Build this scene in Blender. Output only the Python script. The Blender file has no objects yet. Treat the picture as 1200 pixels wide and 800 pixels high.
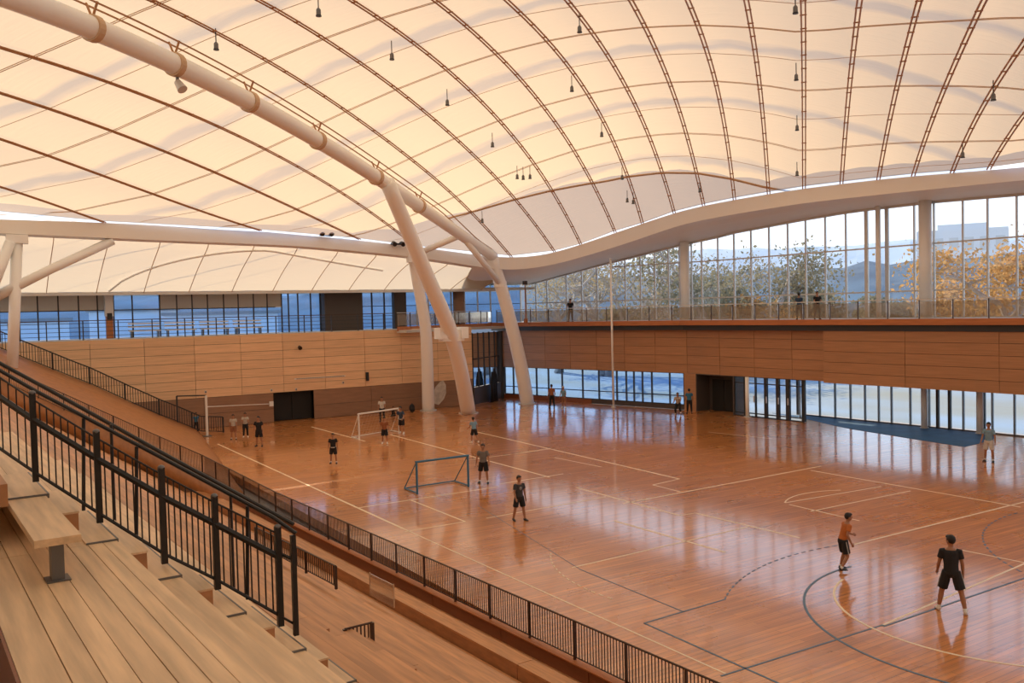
import bpy, bmesh, math, random
import numpy as np
from mathutils import Vector, Matrix, Euler
random.seed(7); rng = np.random.default_rng(7)
SC = bpy.context.scene; COL = SC.collection
# ------------------------------------------------------------------ camera
F = 1036.; PITCH = math.radians(-2.0); ROLL = math.radians(-1.4); YAW = math.radians(32.1); H = 7.0
_cy, _sy = math.cos(YAW), math.sin(YAW); _cp, _sp = math.cos(PITCH), math.sin(PITCH)
FW = np.array([_sy*_cp, _cy*_cp, _sp]); _r = np.array([_cy, -_sy, 0.]); _u = np.cross(_r, FW)
RT = math.cos(ROLL)*_r + math.sin(ROLL)*_u; UP = -math.sin(ROLL)*_r + math.cos(ROLL)*_u
CAM = np.array([0, 0, H])
def ray(x, y): return FW + RT*(x-600)/F - UP*(y-400)/F
def at(x, y, ax, val):
    r = ray(x, y); return CAM + r*(val-CAM[ax])/r[ax]
def fl(x, y, z=0.): return at(x, y, 2, z)
def pxd(P): return float((np.array(P)-CAM) @ FW)
cd = bpy.data.cameras.new('camera'); cam = bpy.data.objects.new('camera', cd); COL.objects.link(cam)
cd.lens = 36*F/1200; cd.sensor_width = 36; cd.clip_end = 3000
M = Matrix.Identity(4)
for i in range(3):
    M[i][0] = RT[i]; M[i][1] = UP[i]; M[i][2] = -FW[i]; M[i][3] = CAM[i]
cam.matrix_world = M
SC.camera = cam
# ------------------------------------------------------------------ light
w = bpy.data.worlds.new('sky'); SC.world = w; w.use_nodes = True
nt = w.node_tree; nt.nodes.clear()
tc = nt.nodes.new('ShaderNodeTexCoord'); sx = nt.nodes.new('ShaderNodeSeparateXYZ'); cr = nt.nodes.new('ShaderNodeValToRGB')
bg = nt.nodes.new('ShaderNodeBackground'); wo = nt.nodes.new('ShaderNodeOutputWorld')
nt.links.new(tc.outputs['Generated'], sx.inputs[0]); nt.links.new(sx.outputs['Z'], cr.inputs[0])
nt.links.new(cr.outputs[0], bg.inputs[0]); nt.links.new(bg.outputs[0], wo.inputs[0])
e = cr.color_ramp.elements
e[0].position = 0.0; e[0].color = (.93, .96, 1, 1); e[1].position = .55; e[1].color = (.30, .48, .80, 1)
k = e.new(.12); k.color = (.92, .95, 1, 1)
bg.inputs[1].default_value = 1.4
sd = bpy.data.lights.new('sun', 'SUN'); sun = bpy.data.objects.new('sun', sd); COL.objects.link(sun)
sd.energy = 5.6; sd.color = (1, .76, .48); sd.angle = math.radians(.6)
sv = Vector(ray(230, 18)).normalized(); sv = Vector((sv.x, sv.y, 0)).normalized()*math.cos(math.radians(34))+Vector((0, 0, math.sin(math.radians(34))))
sun.rotation_euler = sv.to_track_quat('Z', 'Y').to_euler()
SC.view_settings.view_transform = 'Standard'; SC.view_settings.look = 'None'
SC.view_settings.gamma = 1; SC.view_settings.use_curve_mapping = False
SC.view_settings.exposure = 0.24
# ------------------------------------------------------------------ materials
def mat(name, col, rough=.5, metal=0, spec=.5, coat=0, noise=0, nscale=(8, 8, 8), col2=None, rnd=0, bump=0, coords='Object'):
    m = bpy.data.materials.new(name); m.use_nodes = True; n = m.node_tree; b = n.nodes['Principled BSDF']
    b.inputs['Base Color'].default_value = (*col, 1); b.inputs['Roughness'].default_value = rough
    b.inputs['Metallic'].default_value = metal; b.inputs['Specular IOR Level'].default_value = spec
    b.inputs['Coat Weight'].default_value = coat
    out = None
    if noise or col2 or rnd:
        rgb = n.nodes.new('ShaderNodeRGB'); rgb.outputs[0].default_value = (*col, 1); out = rgb.outputs[0]
        if noise or col2:
            t = n.nodes.new('ShaderNodeTexCoord'); mp = n.nodes.new('ShaderNodeMapping'); mp.inputs['Scale'].default_value = nscale
            n.links.new(t.outputs[coords], mp.inputs[0])
            nz = n.nodes.new('ShaderNodeTexNoise'); nz.inputs['Scale'].default_value = 1; nz.inputs['Detail'].default_value = 4
            n.links.new(mp.outputs[0], nz.inputs[0])
            c2 = col2 or tuple(c*(1-noise) for c in col)
            mx = n.nodes.new('ShaderNodeMix'); mx.data_type = 'RGBA'
            mx.inputs[6].default_value = (*col, 1); mx.inputs[7].default_value = (*c2, 1)
            rr = n.nodes.new('ShaderNodeValToRGB'); rr.color_ramp.elements[0].position = .35; rr.color_ramp.elements[1].position = .65
            n.links.new(nz.outputs[0], rr.inputs[0]); n.links.new(rr.outputs[0], mx.inputs[0]); out = mx.outputs[2]
            if bump:
                bp = n.nodes.new('ShaderNodeBump'); bp.inputs['Strength'].default_value = bump; bp.inputs['Distance'].default_value = .01
                n.links.new(nz.outputs[0], bp.inputs['Height']); n.links.new(bp.outputs[0], b.inputs['Normal'])
        if rnd:
            oi = n.nodes.new('ShaderNodeObjectInfo'); mr = n.nodes.new('ShaderNodeMapRange')
            mr.inputs[3].default_value = 1-rnd; mr.inputs[4].default_value = 1+rnd
            n.links.new(oi.outputs['Random'], mr.inputs[0])
            hv = n.nodes.new('ShaderNodeHueSaturation'); n.links.new(mr.outputs[0], hv.inputs['Value']); n.links.new(out, hv.inputs['Color']); out = hv.outputs[0]
        n.links.new(out, b.inputs['Base Color'])
    return m
def glass(name, tint=(1, 1, 1), frost=0):
    m = bpy.data.materials.new(name); m.use_nodes = True; n = m.node_tree; n.nodes.clear()
    o = n.nodes.new('ShaderNodeOutputMaterial'); mx = n.nodes.new('ShaderNodeMixShader')
    t = n.nodes.new('ShaderNodeBsdfTransparent'); t.inputs[0].default_value = (*tint, 1)
    g = n.nodes.new('ShaderNodeBsdfGlossy'); g.inputs['Roughness'].default_value = .02
    fr = n.nodes.new('ShaderNodeFresnel'); fr.inputs[0].default_value = 1.33
    n.links.new(fr.outputs[0], mx.inputs[0]); n.links.new(t.outputs[0], mx.inputs[1]); n.links.new(g.outputs[0], mx.inputs[2])
    if frost:
        m2 = n.nodes.new('ShaderNodeMixShader'); m2.inputs[0].default_value = frost; df = n.nodes.new('ShaderNodeBsdfDiffuse'); df.inputs[0].default_value = (.72, .64, .54, 1)
        n.links.new(mx.outputs[0], m2.inputs[1]); n.links.new(df.outputs[0], m2.inputs[2]); n.links.new(m2.outputs[0], o.inputs[0])
    else: n.links.new(mx.outputs[0], o.inputs[0])
    return m
def membrane(name, band=True, c1=(.97, .79, .53), c2=(.66, .59, .49)):
    m = bpy.data.materials.new(name); m.use_nodes = True; n = m.node_tree; n.nodes.clear()
    o = n.nodes.new('ShaderNodeOutputMaterial'); mx = n.nodes.new('ShaderNodeMixShader'); mx.inputs[0].default_value = .58
    t = n.nodes.new('ShaderNodeBsdfTranslucent'); d = n.nodes.new('ShaderNodeBsdfDiffuse')
    uv = n.nodes.new('ShaderNodeUVMap'); sp = n.nodes.new('ShaderNodeSeparateXYZ'); n.links.new(uv.outputs[0], sp.inputs[0])
    mp = n.nodes.new('ShaderNodeMapping'); mp.inputs['Scale'].default_value = (.25, .8, 1); n.links.new(uv.outputs[0], mp.inputs[0])
    nz = n.nodes.new('ShaderNodeTexNoise'); nz.inputs['Scale'].default_value = 1; nz.inputs['Detail'].default_value = 3; n.links.new(mp.outputs[0], nz.inputs[0])
    # greyer bands across the cloth: every 6.6 m of the strip length
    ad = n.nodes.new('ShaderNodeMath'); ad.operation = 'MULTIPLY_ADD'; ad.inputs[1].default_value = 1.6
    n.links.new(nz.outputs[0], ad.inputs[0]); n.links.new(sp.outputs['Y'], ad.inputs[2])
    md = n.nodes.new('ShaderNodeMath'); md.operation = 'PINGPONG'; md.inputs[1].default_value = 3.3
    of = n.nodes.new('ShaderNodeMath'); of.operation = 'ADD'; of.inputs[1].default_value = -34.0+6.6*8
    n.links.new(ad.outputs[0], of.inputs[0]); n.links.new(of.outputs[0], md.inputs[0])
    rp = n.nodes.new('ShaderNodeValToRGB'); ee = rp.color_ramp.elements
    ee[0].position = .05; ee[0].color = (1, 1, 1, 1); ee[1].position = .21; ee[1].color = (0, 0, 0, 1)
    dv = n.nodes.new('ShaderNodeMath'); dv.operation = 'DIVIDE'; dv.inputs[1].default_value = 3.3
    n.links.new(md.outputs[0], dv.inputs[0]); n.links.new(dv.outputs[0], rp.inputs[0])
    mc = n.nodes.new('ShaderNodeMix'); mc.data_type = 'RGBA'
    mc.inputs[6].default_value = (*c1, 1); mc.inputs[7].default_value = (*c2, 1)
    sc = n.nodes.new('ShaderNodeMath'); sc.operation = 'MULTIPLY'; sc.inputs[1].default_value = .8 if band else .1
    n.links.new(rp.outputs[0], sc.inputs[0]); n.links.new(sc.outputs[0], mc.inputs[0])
    # fine wrinkles
    wv = n.nodes.new('ShaderNodeTexNoise'); wv.inputs['Scale'].default_value = 1; wv.inputs['Detail'].default_value = 5
    m2 = n.nodes.new('ShaderNodeMapping'); m2.inputs['Scale'].default_value = (.5, 5, 1); n.links.new(uv.outputs[0], m2.inputs[0]); n.links.new(m2.outputs[0], wv.inputs[0])
    bp = n.nodes.new('ShaderNodeBump'); bp.inputs['Strength'].default_value = .25; bp.inputs['Distance'].default_value = .08
    n.links.new(wv.outputs[0], bp.inputs['Height'])
    for s in (t, d):
        n.links.new(mc.outputs[2], s.inputs['Color']); n.links.new(bp.outputs[0], s.inputs['Normal'])
    n.links.new(t.outputs[0], mx.inputs[1]); n.links.new(d.outputs[0], mx.inputs[2]); n.links.new(mx.outputs[0], o.inputs[0])
    return m
def floor_mat():
    m = bpy.data.materials.new('court_hardwood'); m.use_nodes = True; n = m.node_tree; b = n.nodes['Principled BSDF']
    t = n.nodes.new('ShaderNodeTexCoord'); br = n.nodes.new('ShaderNodeTexBrick')
    br.inputs['Scale'].default_value = 1; br.inputs['Brick Width'].default_value = 2.6; br.inputs['Row Height'].default_value = .16
    br.inputs['Mortar Size'].default_value = .006; br.inputs['Bias'].default_value = 0; br.offset = .37
    br.inputs['Color1'].default_value = (.67, .27, .075, 1); br.inputs['Color2'].default_value = (.53, .195, .05, 1); br.inputs['Mortar'].default_value = (.28, .10, .035, 1)
    n.links.new(t.outputs['Object'], br.inputs[0])
    mp = n.nodes.new('ShaderNodeMapping'); mp.inputs['Scale'].default_value = (.5, 9, 1); n.links.new(t.outputs['Object'], mp.inputs[0])
    nz = n.nodes.new('ShaderNodeTexNoise'); nz.inputs['Scale'].default_value = 1; nz.inputs['Detail'].default_value = 6; n.links.new(mp.outputs[0], nz.inputs[0])
    rr = n.nodes.new('ShaderNodeMapRange'); rr.inputs[1].default_value = .3; rr.inputs[2].default_value = .7; rr.inputs[3].default_value = .72; rr.inputs[4].default_value = 1.28; n.links.new(nz.outputs[0], rr.inputs[0])
    hv = n.nodes.new('ShaderNodeHueSaturation'); n.links.new(br.outputs[0], hv.inputs['Color']); n.links.new(rr.outputs[0], hv.inputs['Value'])
    n.links.new(hv.outputs[0], b.inputs['Base Color'])
    n2 = n.nodes.new('ShaderNodeTexNoise'); n2.inputs['Scale'].default_value = .5; n2.inputs['Detail'].default_value = 3; n.links.new(t.outputs['Object'], n2.inputs[0])
    r2 = n.nodes.new('ShaderNodeMapRange'); r2.inputs[3].default_value = .22; r2.inputs[4].default_value = .34; n.links.new(n2.outputs[0], r2.inputs[0])
    n.links.new(r2.outputs[0], b.inputs['Roughness'])
    bp = n.nodes.new('ShaderNodeBump'); bp.inputs['Strength'].default_value = .03; bp.inputs['Distance'].default_value = .01; n.links.new(nz.outputs[0], bp.inputs['Height']); n.links.new(bp.outputs[0], b.inputs['Normal'])
    b.inputs['Coat Weight'].default_value = .85; b.inputs['Coat Roughness'].default_value = .09; b.inputs['Coat IOR'].default_value = 1.65; b.inputs['Specular IOR Level'].default_value = .3
    return m
def leaf_mat(name, c1, c2, tr=.45):
    m = bpy.data.materials.new(name); m.use_nodes = True; n = m.node_tree; n.nodes.clear()
    o = n.nodes.new('ShaderNodeOutputMaterial'); mx = n.nodes.new('ShaderNodeMixShader'); mx.inputs[0].default_value = tr
    d = n.nodes.new('ShaderNodeBsdfDiffuse'); t = n.nodes.new('ShaderNodeBsdfTranslucent')
    g = n.nodes.new('ShaderNodeTexCoord'); nz = n.nodes.new('ShaderNodeTexNoise'); nz.inputs['Scale'].default_value = .6; n.links.new(g.outputs['Object'], nz.inputs[0])
    c = n.nodes.new('ShaderNodeMix'); c.data_type = 'RGBA'; c.inputs[6].default_value = (*c1, 1); c.inputs[7].default_value = (*c2, 1); n.links.new(nz.outputs[0], c.inputs[0])
    for s in (d, t): n.links.new(c.outputs[2], s.inputs[0])
    n.links.new(d.outputs[0], mx.inputs[1]); n.links.new(t.outputs[0], mx.inputs[2]); n.links.new(mx.outputs[0], o.inputs[0]); return m
MT = dict(
 floor=floor_mat(), membrane=membrane('roof_membrane'), membrane2=membrane('canopy_membrane', False, (.76, .66, .50), (.6, .55, .46)), membrane_edge_shade=membrane('edge_shade_membrane', False, (.56, .49, .42), (.5, .45, .4)), ramp=mat('ramp_timber', (.46, .185, .06), .4, nscale=(3, 3, 3), noise=.2),  # edge cloth is the roof cloth greyed, shade put into its colour
 white=mat('white_paint', (.91, .90, .87), .4), beam=mat('beam_paint', (.84, .80, .74), .55),
 rib=mat('rib_bronze', (.42, .20, .08), .45), cable=mat('purlin_tan', (.60, .40, .24), .5),
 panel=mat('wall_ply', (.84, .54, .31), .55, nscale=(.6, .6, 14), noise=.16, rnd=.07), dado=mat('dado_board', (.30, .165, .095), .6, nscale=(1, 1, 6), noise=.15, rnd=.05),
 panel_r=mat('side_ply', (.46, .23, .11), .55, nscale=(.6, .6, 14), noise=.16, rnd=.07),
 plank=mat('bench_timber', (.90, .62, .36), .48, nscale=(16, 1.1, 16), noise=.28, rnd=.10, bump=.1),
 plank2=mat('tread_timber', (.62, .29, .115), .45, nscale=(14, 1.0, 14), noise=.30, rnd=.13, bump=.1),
 redwood=mat('parapet_wood', (.27, .085, .03), .5, nscale=(3, 1, 10), noise=.2, rnd=.06), fascia=mat('fascia_wood', (.50, .17, .05), .45, nscale=(3, 1, 10), noise=.2),
 block=mat('step_block_wood', (.52, .24, .10), .5, nscale=(6, 3, 12), noise=.2),
 black=mat('black_steel', (.012, .011, .011), .4), dark=mat('dark_frame', (.03, .032, .035), .4), bronze=mat('bronze_rail', (.055, .026, .014), .4),
 grey=mat('grey_steel', (.16, .16, .16), .4, .6), lgrey=mat('light_alu', (.62, .60, .57), .4, .2), void=mat('dark_void', (.012, .010, .009), .8),
 greypanel=mat('grey_fascia', (.60, .56, .50), .6, rnd=.04), darkwall=mat('dark_wall', (.07, .055, .048), .6),
 glass=glass('clear_glass', (.93, .97, 1)), glassb=glass('blue_glass', (.62, .80, 1)), glassc=glass('pale_glass', (.82, .92, 1)), glassr=glass('rail_glass', (.80, .76, .70), frost=.16),
 line=mat('court_paint_cream', (.85, .70, .50), .4), blue=mat('court_paint_blue', (.06, .13, .20), .4), bluemat=mat('blue_mat', (.02, .10, .22), .6, nscale=(1, 1, 1), noise=.3),
 wpatch=mat('pale_patch', (.62, .56, .48), .7, nscale=(3, 3, 3), noise=.3),
 skin=mat('skin', (.36, .17, .09), .5), hair=mat('hair', (.012, .009, .008), .6), shoe=mat('shoe_white', (.75, .72, .68), .5), shoed=mat('shoe_dark', (.03, .03, .035), .5),
 net=mat('net_cord', (.55, .5, .44), .7), goalblue=mat('goal_blue', (.04, .16, .28), .4), goalwhite=mat('goal_white', (.75, .72, .67), .4),
 bark=mat('gum_bark', (.58, .48, .40), .8, nscale=(3, 3, 1), noise=.4), leaf=leaf_mat('gum_leaf', (.44, .32, .18), (.30, .28, .20)), leafg=leaf_mat('dark_leaf', (.22, .20, .13), (.32, .28, .18), .4), leafo=leaf_mat('autumn_leaf', (.68, .38, .14), (.46, .28, .12)),
 hill=mat('hazed_hill_forest', (.09, .16, .23), 1, nscale=(.06, .06, .1), col2=(.05, .09, .14)), hill2=mat('hazed_far_ridge', (.42, .50, .58), 1),  # atmospheric haze painted into both hill colours
 ground=mat('outside_ground', (.40, .45, .52), .9, nscale=(.09, .05, .1), col2=(.40, .34, .25)), lake=mat('blue_flat_ground', (.12, .22, .36), .5, nscale=(.02, .05, .1), noise=.3),
 bldg=mat('pale_render', (.78, .76, .74), .8), concrete=mat('concrete', (.34, .31, .28), .8, nscale=(1, 1, 1), noise=.15),
)
def cloth(name, c): 
    if name not in MT: MT[name] = mat(name, c, .8, nscale=(9, 9, 9), noise=.18)
    return MT[name]
# ------------------------------------------------------------------ mesh helpers
class MB:
    def __init__(s): s.v = []; s.f = []; s.uv = None
    def quadbox(s, P):  # 8 points: bottom 4, top 4
        o = len(s.v); s.v += [tuple(p) for p in P]
        s.f += [tuple(o+i for i in q) for q in ((3, 2, 1, 0), (4, 5, 6, 7), (0, 1, 5, 4), (1, 2, 6, 5), (2, 3, 7, 6), (3, 0, 4, 7))]
        return s
    def box(s, x0, x1, y0, y1, z0, z1):
        return s.quadbox([(x0, y0, z0), (x1, y0, z0), (x1, y1, z0), (x0, y1, z0), (x0, y0, z1), (x1, y0, z1), (x1, y1, z1), (x0, y1, z1)])
    def wall(s, A, B, z0, z1, n0, n1, z0b=None, z1b=None):
        A = np.array(A[:2], float); B = np.array(B[:2], float); d = B-A; d /= np.hypot(*d); n = np.array([d[1], -d[0]])
        z0b = z0 if z0b is None else z0b; z1b = z1 if z1b is None else z1b
        a0, b0, b1, a1 = A+n*n0, B+n*n0, B+n*n1, A+n*n1
        return s.quadbox([(*a0, z0), (*b0, z0b), (*b1, z0b), (*a1, z0), (*a0, z1), (*b0, z1b), (*b1, z1b), (*a1, z1)])
    def tube(s, pts, rad, seg=8, cap=True, flat=None):
        pts = [Vector(p) for p in pts]; n = len(pts); rad = rad if hasattr(rad, '__len__') else [rad]*n
        o = len(s.v); prev = None
        for i, p in enumerate(pts):
            t = (pts[min(i+1, n-1)]-pts[max(i-1, 0)]).normalized()
            if prev is None:
                a = Vector((0, 0, 1)) if abs(t.z) < .9 else Vector((1, 0, 0))
                u = t.cross(a).normalized()
            else: u = (prev-t*prev.dot(t)).normalized()
            prev = u; v = t.cross(u)
            rr = rad[i]; ru, rv = (rr if hasattr(rr, '__len__') else (rr, rr))
            for k in range(seg):
                a = 2*math.pi*k/seg+math.pi/seg
                s.v.append(tuple(p+u*math.cos(a)*ru+v*math.sin(a)*rv))
        for i in range(n-1):
            for k in range(seg):
                a = o+i*seg+k; b = o+i*seg+(k+1) % seg; s.f.append((a, b, b+seg, a+seg))
        if cap:
            s.f.append(tuple(o+k for k in range(seg))[::-1]); s.f.append(tuple(o+(n-1)*seg+k for k in range(seg)))
        return s
    def rings(s, rings):  # list of (center, xvec, yvec) ellipses
        o = len(s.v); seg = 12
        for c, u, v in rings:
            for k in range(seg):
                a = 2*math.pi*k/seg; s.v.append(tuple(Vector(c)+Vector(u)*math.cos(a)+Vector(v)*math.sin(a)))
        n = len(rings)
        for i in range(n-1):
            for k in range(seg):
                a = o+i*seg+k; b = o+i*seg+(k+1) % seg; s.f.append((a, b, b+seg, a+seg))
        s.f.append(tuple(o+k for k in range(seg))[::-1]); s.f.append(tuple(o+(n-1)*seg+k for k in range(seg)))
        return s
    def ell(s, c, r, rot=None, nu=12, nv=8):
        o = len(s.v); R = rot or Matrix.Identity(3)
        for j in range(1, nv):
            ph = math.pi*j/nv
            for i in range(nu):
                th = 2*math.pi*i/nu
                s.v.append(tuple(Vector(c)+R @ Vector((r[0]*math.sin(ph)*math.cos(th), r[1]*math.sin(ph)*math.sin(th), r[2]*math.cos(ph)))))
        t = len(s.v); s.v.append(tuple(Vector(c)+R @ Vector((0, 0, r[2])))); s.v.append(tuple(Vector(c)-R @ Vector((0, 0, r[2]))))
        for j in range(nv-2):
            for i in range(nu):
                a = o+j*nu+i; b = o+j*nu+(i+1) % nu; s.f.append((a, a+nu, b+nu, b))
        for i in range(nu):
            s.f.append((t, o+i, o+(i+1) % nu)); s.f.append((t+1, o+(nv-2)*nu+(i+1) % nu, o+(nv-2)*nu+i))
        return s
    def mesh(s, name, smooth=False):
        me = bpy.data.meshes.new(name); me.from_pydata([tuple(map(float, v)) for v in s.v], [], s.f)
        if smooth: me.polygons.foreach_set('use_smooth', [True]*len(me.polygons))
        me.update(); return me
    def build(s, name, m, parent=None, smooth=False, **kw):
        return link(name, s.mesh(name, smooth), m, parent, **kw)
def tag(o, label=None, cat=None, group=None, kind=None):
    if label: o['label'] = label
    if cat: o['category'] = cat
    if group: o['group'] = group
    if kind: o['kind'] = kind
    return o
def link(name, me, m=None, parent=None, loc=None, rotz=None, **kw):
    o = bpy.data.objects.new(name, me); COL.objects.link(o)
    if m is not None and me is not None and not me.materials: me.materials.append(MT[m] if isinstance(m, str) else m)
    if parent: o.parent = parent
    if loc is not None: o.location = [float(c) for c in loc]
    if rotz is not None: o.rotation_euler = (0, 0, rotz)
    return tag(o, **kw)
def empty(name, loc=(0, 0, 0), rotz=0, **kw):
    o = bpy.data.objects.new(name, None); COL.objects.link(o); o.location = [float(c) for c in loc]; o.rotation_euler = (0, 0, rotz); o.empty_display_size = .2
    return tag(o, **kw)
def interp(x, xs, ys):
    return float(np.interp(x, xs, ys))
# ------------------------------------------------------------------ plan lines
WALLY = [-20, 5, 22, 44, 60.8]; WALLX = [44.1, 43.2, 42.6, 41.5, 37.0]
def WP(y, off=0): return np.array([interp(y, WALLY, WALLX)+off, y])
UPY = [-20, 5, 22, 44, 62]; UPX = [46.6, 46, 45.6, 44.5, 39.5]
def UPP(y): return np.array([interp(y, UPY, UPX), y])
def hit(plan, x, y):
    r = ray(x, y); d = r[:2]; best = None
    for a, b in zip(plan[:-1], plan[1:]):
        a = np.array(a, float); b = np.array(b, float)
        try: t, u = np.linalg.solve(np.array([d, -(b-a)]).T, a)
        except Exception: continue
        if -1e-6 <= u <= 1+1e-6 and t > 0: best = CAM+r*t
    return best
WPLAN = list(zip(WALLX, WALLY)); UPLAN = list(zip(UPX, UPY))
BY = 57.8          # face of the far timber wall
BPLAN = [(41.4, -20), (41, 5), (41, 36), (40.6, 42), (39.5, 47), (37.5, 50.5), (35, 52.5), (31, 53.5), (20, 53), (0, 52), (-20, 51), (-40, 50)]
# ------------------------------------------------------------------ floor and court lines
fpts = [(10.2, -20)]+[tuple(UPP(y)) for y in (-20, 5, 22, 37.5)]+[tuple(WP(y, o_)) for y, o_ in ((34.9, .05), (40.0, .05), (40.0, 1.35), (43.3, 1.35), (43.3, .05), (44, .05), (60.8, .05))]+[(36.9, 60.9), (32.7, 58.0), (20.4, 58.0), (20.4, 59.1), (17.4, 59.1), (17.4, 58.0), (10.2, 58.0)]
fo = MB(); nf = len(fpts); fo.v = [(x, y, 0) for x, y in fpts]+[(x, y, -.3) for x, y in fpts]
fo.f = [tuple(range(nf)), tuple(range(2*nf-1, nf-1, -1))]+[(i, nf+i, nf+(i+1) % nf, (i+1) % nf) for i in range(nf)]
floor = fo.build('floor', 'floor', label='glossy orange brown hardwood sports court floor', kind='structure')
def strip(P, Q, wd, m, z=.004):
    P = np.array(P[:2]); Q = np.array(Q[:2]); d = Q-P; d /= np.hypot(*d); n = np.array([-d[1], d[0]])*wd/2
    mb = MB(); mb.quadbox([(*(P-n), .0005), (*(Q-n), .0005), (*(Q+n), .0005), (*(P+n), .0005), (*(P-n), z), (*(Q-n), z), (*(Q+n), z), (*(P+n), z)])
    return mb.build('court_line', m, floor)
CL = [((255,520),(472,619),.09),((472,619),(850,789),.045),((419,595),(585,570),.07),((474,623),(545,611),.06),((482,586),(545,611),.07),((365,500),(428,517),.1),((457,509),(644,559),.1),
 ((559,506),(796,561),.1),((547,539),(645,526),.06),((585,567),(660,555),.07),((570,607),(710,582),.06),((600,532),(645,525),.06),((650,536),(705,547),.06),((765,568),(797,576),.06),((765,568),(796,561),.06),
 ((675,571),(797,604),.08),((730,590),(962,546),.08),((950,551),(1196,594),.08),((920,589),(1032,570),.06),((925,591),(1007,610),.06),((950,599),(1067,575),.06),((815,601),(937,630),.08),
 ((720,610),(850,647),.09),((670,665),(877,617),.06),((1000,638),(1200,588),.07),((1120,643),(1210,661),.06),((1035,732),(1210,656),.06),((830,480+26),(905,514),.05),((797,604),(815,601),.05)]
for a, b, wd in CL: strip(fl(*a), fl(*b), wd, 'line')
for a, b, wd in [((755,730),(850,702),.05),((755,730),(925,806),.05),((680,667),(802,717),.035),((845,792),(1035,732),.05),((1035,734),(1210,674),.05),((560,592),(680,667),.02)]: strip(fl(*a), fl(*b), wd, 'blue', .005)
def circ(pts):
    P = np.array([fl(*p)[:2] for p in pts]); A = np.c_[2*P, np.ones(len(P))]; s = np.linalg.lstsq(A, (P**2).sum(1), rcond=None)[0]
    c = s[:2]; R = math.sqrt(s[2]+c@c); a = np.unwrap(np.arctan2(P[:, 1]-c[1], P[:, 0]-c[0])); return c, R, a[0], a[-1]
def arc(pts, wd, m, dash=0, ext=(0, 0)):
    c, R, a0, a1 = circ(pts); sg = 1 if a1 > a0 else -1; a0 -= sg*ext[0]; a1 += sg*ext[1]; L = abs(a1-a0)*R
    n = max(6, int(L/.35)) if not dash else int(L/dash)
    mb = MB(); al = np.linspace(a0, a1, n+1)
    for i in range(n):
        e = al[i]+(al[i+1]-al[i])*(.55 if dash else 1.0)
        q = [c+np.array([math.cos(t), math.sin(t)])*r for t, r in ((al[i], R-wd/2), (e, R-wd/2), (e, R+wd/2), (al[i], R+wd/2))]
        mb.quadbox([(*p, .0005) for p in q]+[(*p, .006) for p in q])
    mb.build('court_line', m, floor)
arc([(968,674),(941,700),(960,735),(1010,762),(1115,802)], .06, 'blue', ext=(.25, .3))
arc([(985,683),(974,700),(985,718),(1040,737),(1200,782)], .06, 'line', ext=(.1, .3))
arc([(1192,601),(1158,616),(1150,630),(1165,648),(1200,672)], .05, 'blue', .35)
arc([(850,702),(875,672),(920,654),(985,638)], .04, 'blue', .3)
arc([(645,648),(655,672),(690,688),(720,704)], .04, 'line', .3)
arc([(920,589),(925,583),(945,578),(985,574)], .05, 'line')
# blue mat strip along the side glazing
mm = MB(); me_ = [(905,484),(930,488.5),(950,492),(975,498),(1000,503),(1050,511),(1100,519),(1130,523.5),(1150,519),(1165,514)]
for a, b in zip(me_[:-1], me_[1:]):
    q = []
    for x, y in (a, b):
        P = fl(x, y); u = UPP(P[1]+(45-P[0])*.85); u = np.array([u[0]-.2, u[1]])
        if x < 950: u = P[:2]+np.array([1.0, .8])*max(.05, (x-905)/45)*1.2
        if x > 1130: u = UPP(27.0-(x-1130)/35*1.6)-np.array([.2, 0])
        q.append((P[:2], u))
    mm.quadbox([(*q[0][0], .001), (*q[1][0], .001), (*q[1][1], .001), (*q[0][1], .001), (*q[0][0], .012), (*q[1][0], .012), (*q[1][1], .012), (*q[0][1], .012)])
mm.build('floor_mat', 'bluemat', label='long blue floor strip along the foot of the side glazing', cat='floor mat')
# ------------------------------------------------------------------ far wall (timber)
wb = empty('wall_back', (0, BY, 0), label='far timber panelled wall below the balcony', kind='structure')
def ch(mb, name, m, parent, **kw):   # build mesh given in world coords under a located, unrotated parent
    l = np.array(parent.location); mb.v = [tuple(np.array(v)-l) for v in mb.v]; return mb.build(name, m, parent, **kw)
xj = [-9.5, -6.6, -3.7, -.8, 2.1, 4.0, 6.65, 9.67, 12.63, 15.51, 18.27, 21.16, 24.08, 26.89, 29.8, 32.7]
zj = [1.95, 2.5, 3.06, 3.62, 4.18, 4.74, 5.3, 5.85]
ch(MB().box(-9.5, 17.55, BY+.07, BY+.35, 0, 5.85), 'wall_core', 'darkwall', wb); ch(MB().box(20.3, 32.7, BY+.07, BY+.35, 0, 5.85), 'wall_core', 'darkwall', wb); ch(MB().box(17.55, 20.3, BY+.07, BY+.35, 1.95, 5.85), 'wall_core', 'darkwall', wb)
for a, b in zip(xj[:-1], xj[1:]):
    for c, d in zip(zj[:-1], zj[1:]): ch(MB().box(a+.012, b-.012, BY+rng.uniform(0, .012), BY+.07, c+.01, d-.01), 'panel', 'panel', wb)
for a, b in [(-9.5, -3), (-3, 4), (4, 8.5), (8.5, 13.1), (13.1, 17.55), (20.3, 24.5), (24.5, 28.7), (28.7, 32.7)]:
    ch(MB().box(a+.01, b-.01, BY+.03, BY+.07, .92, 1.93), 'dado_panel', 'dado', wb); ch(MB().box(a+.01, b-.01, BY+.025, BY+.07, 0.02, .9), 'dado_panel', 'dado', wb)
d1 = empty('door_1', (18.92, BY+.3, 0), label='wide dark doorway opening in the far timber wall', kind='structure')
ch(MB().box(17.45, 20.4, BY+1.2, BY+1.3, 0, 2.05), 'door_back', 'void', d1)
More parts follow.
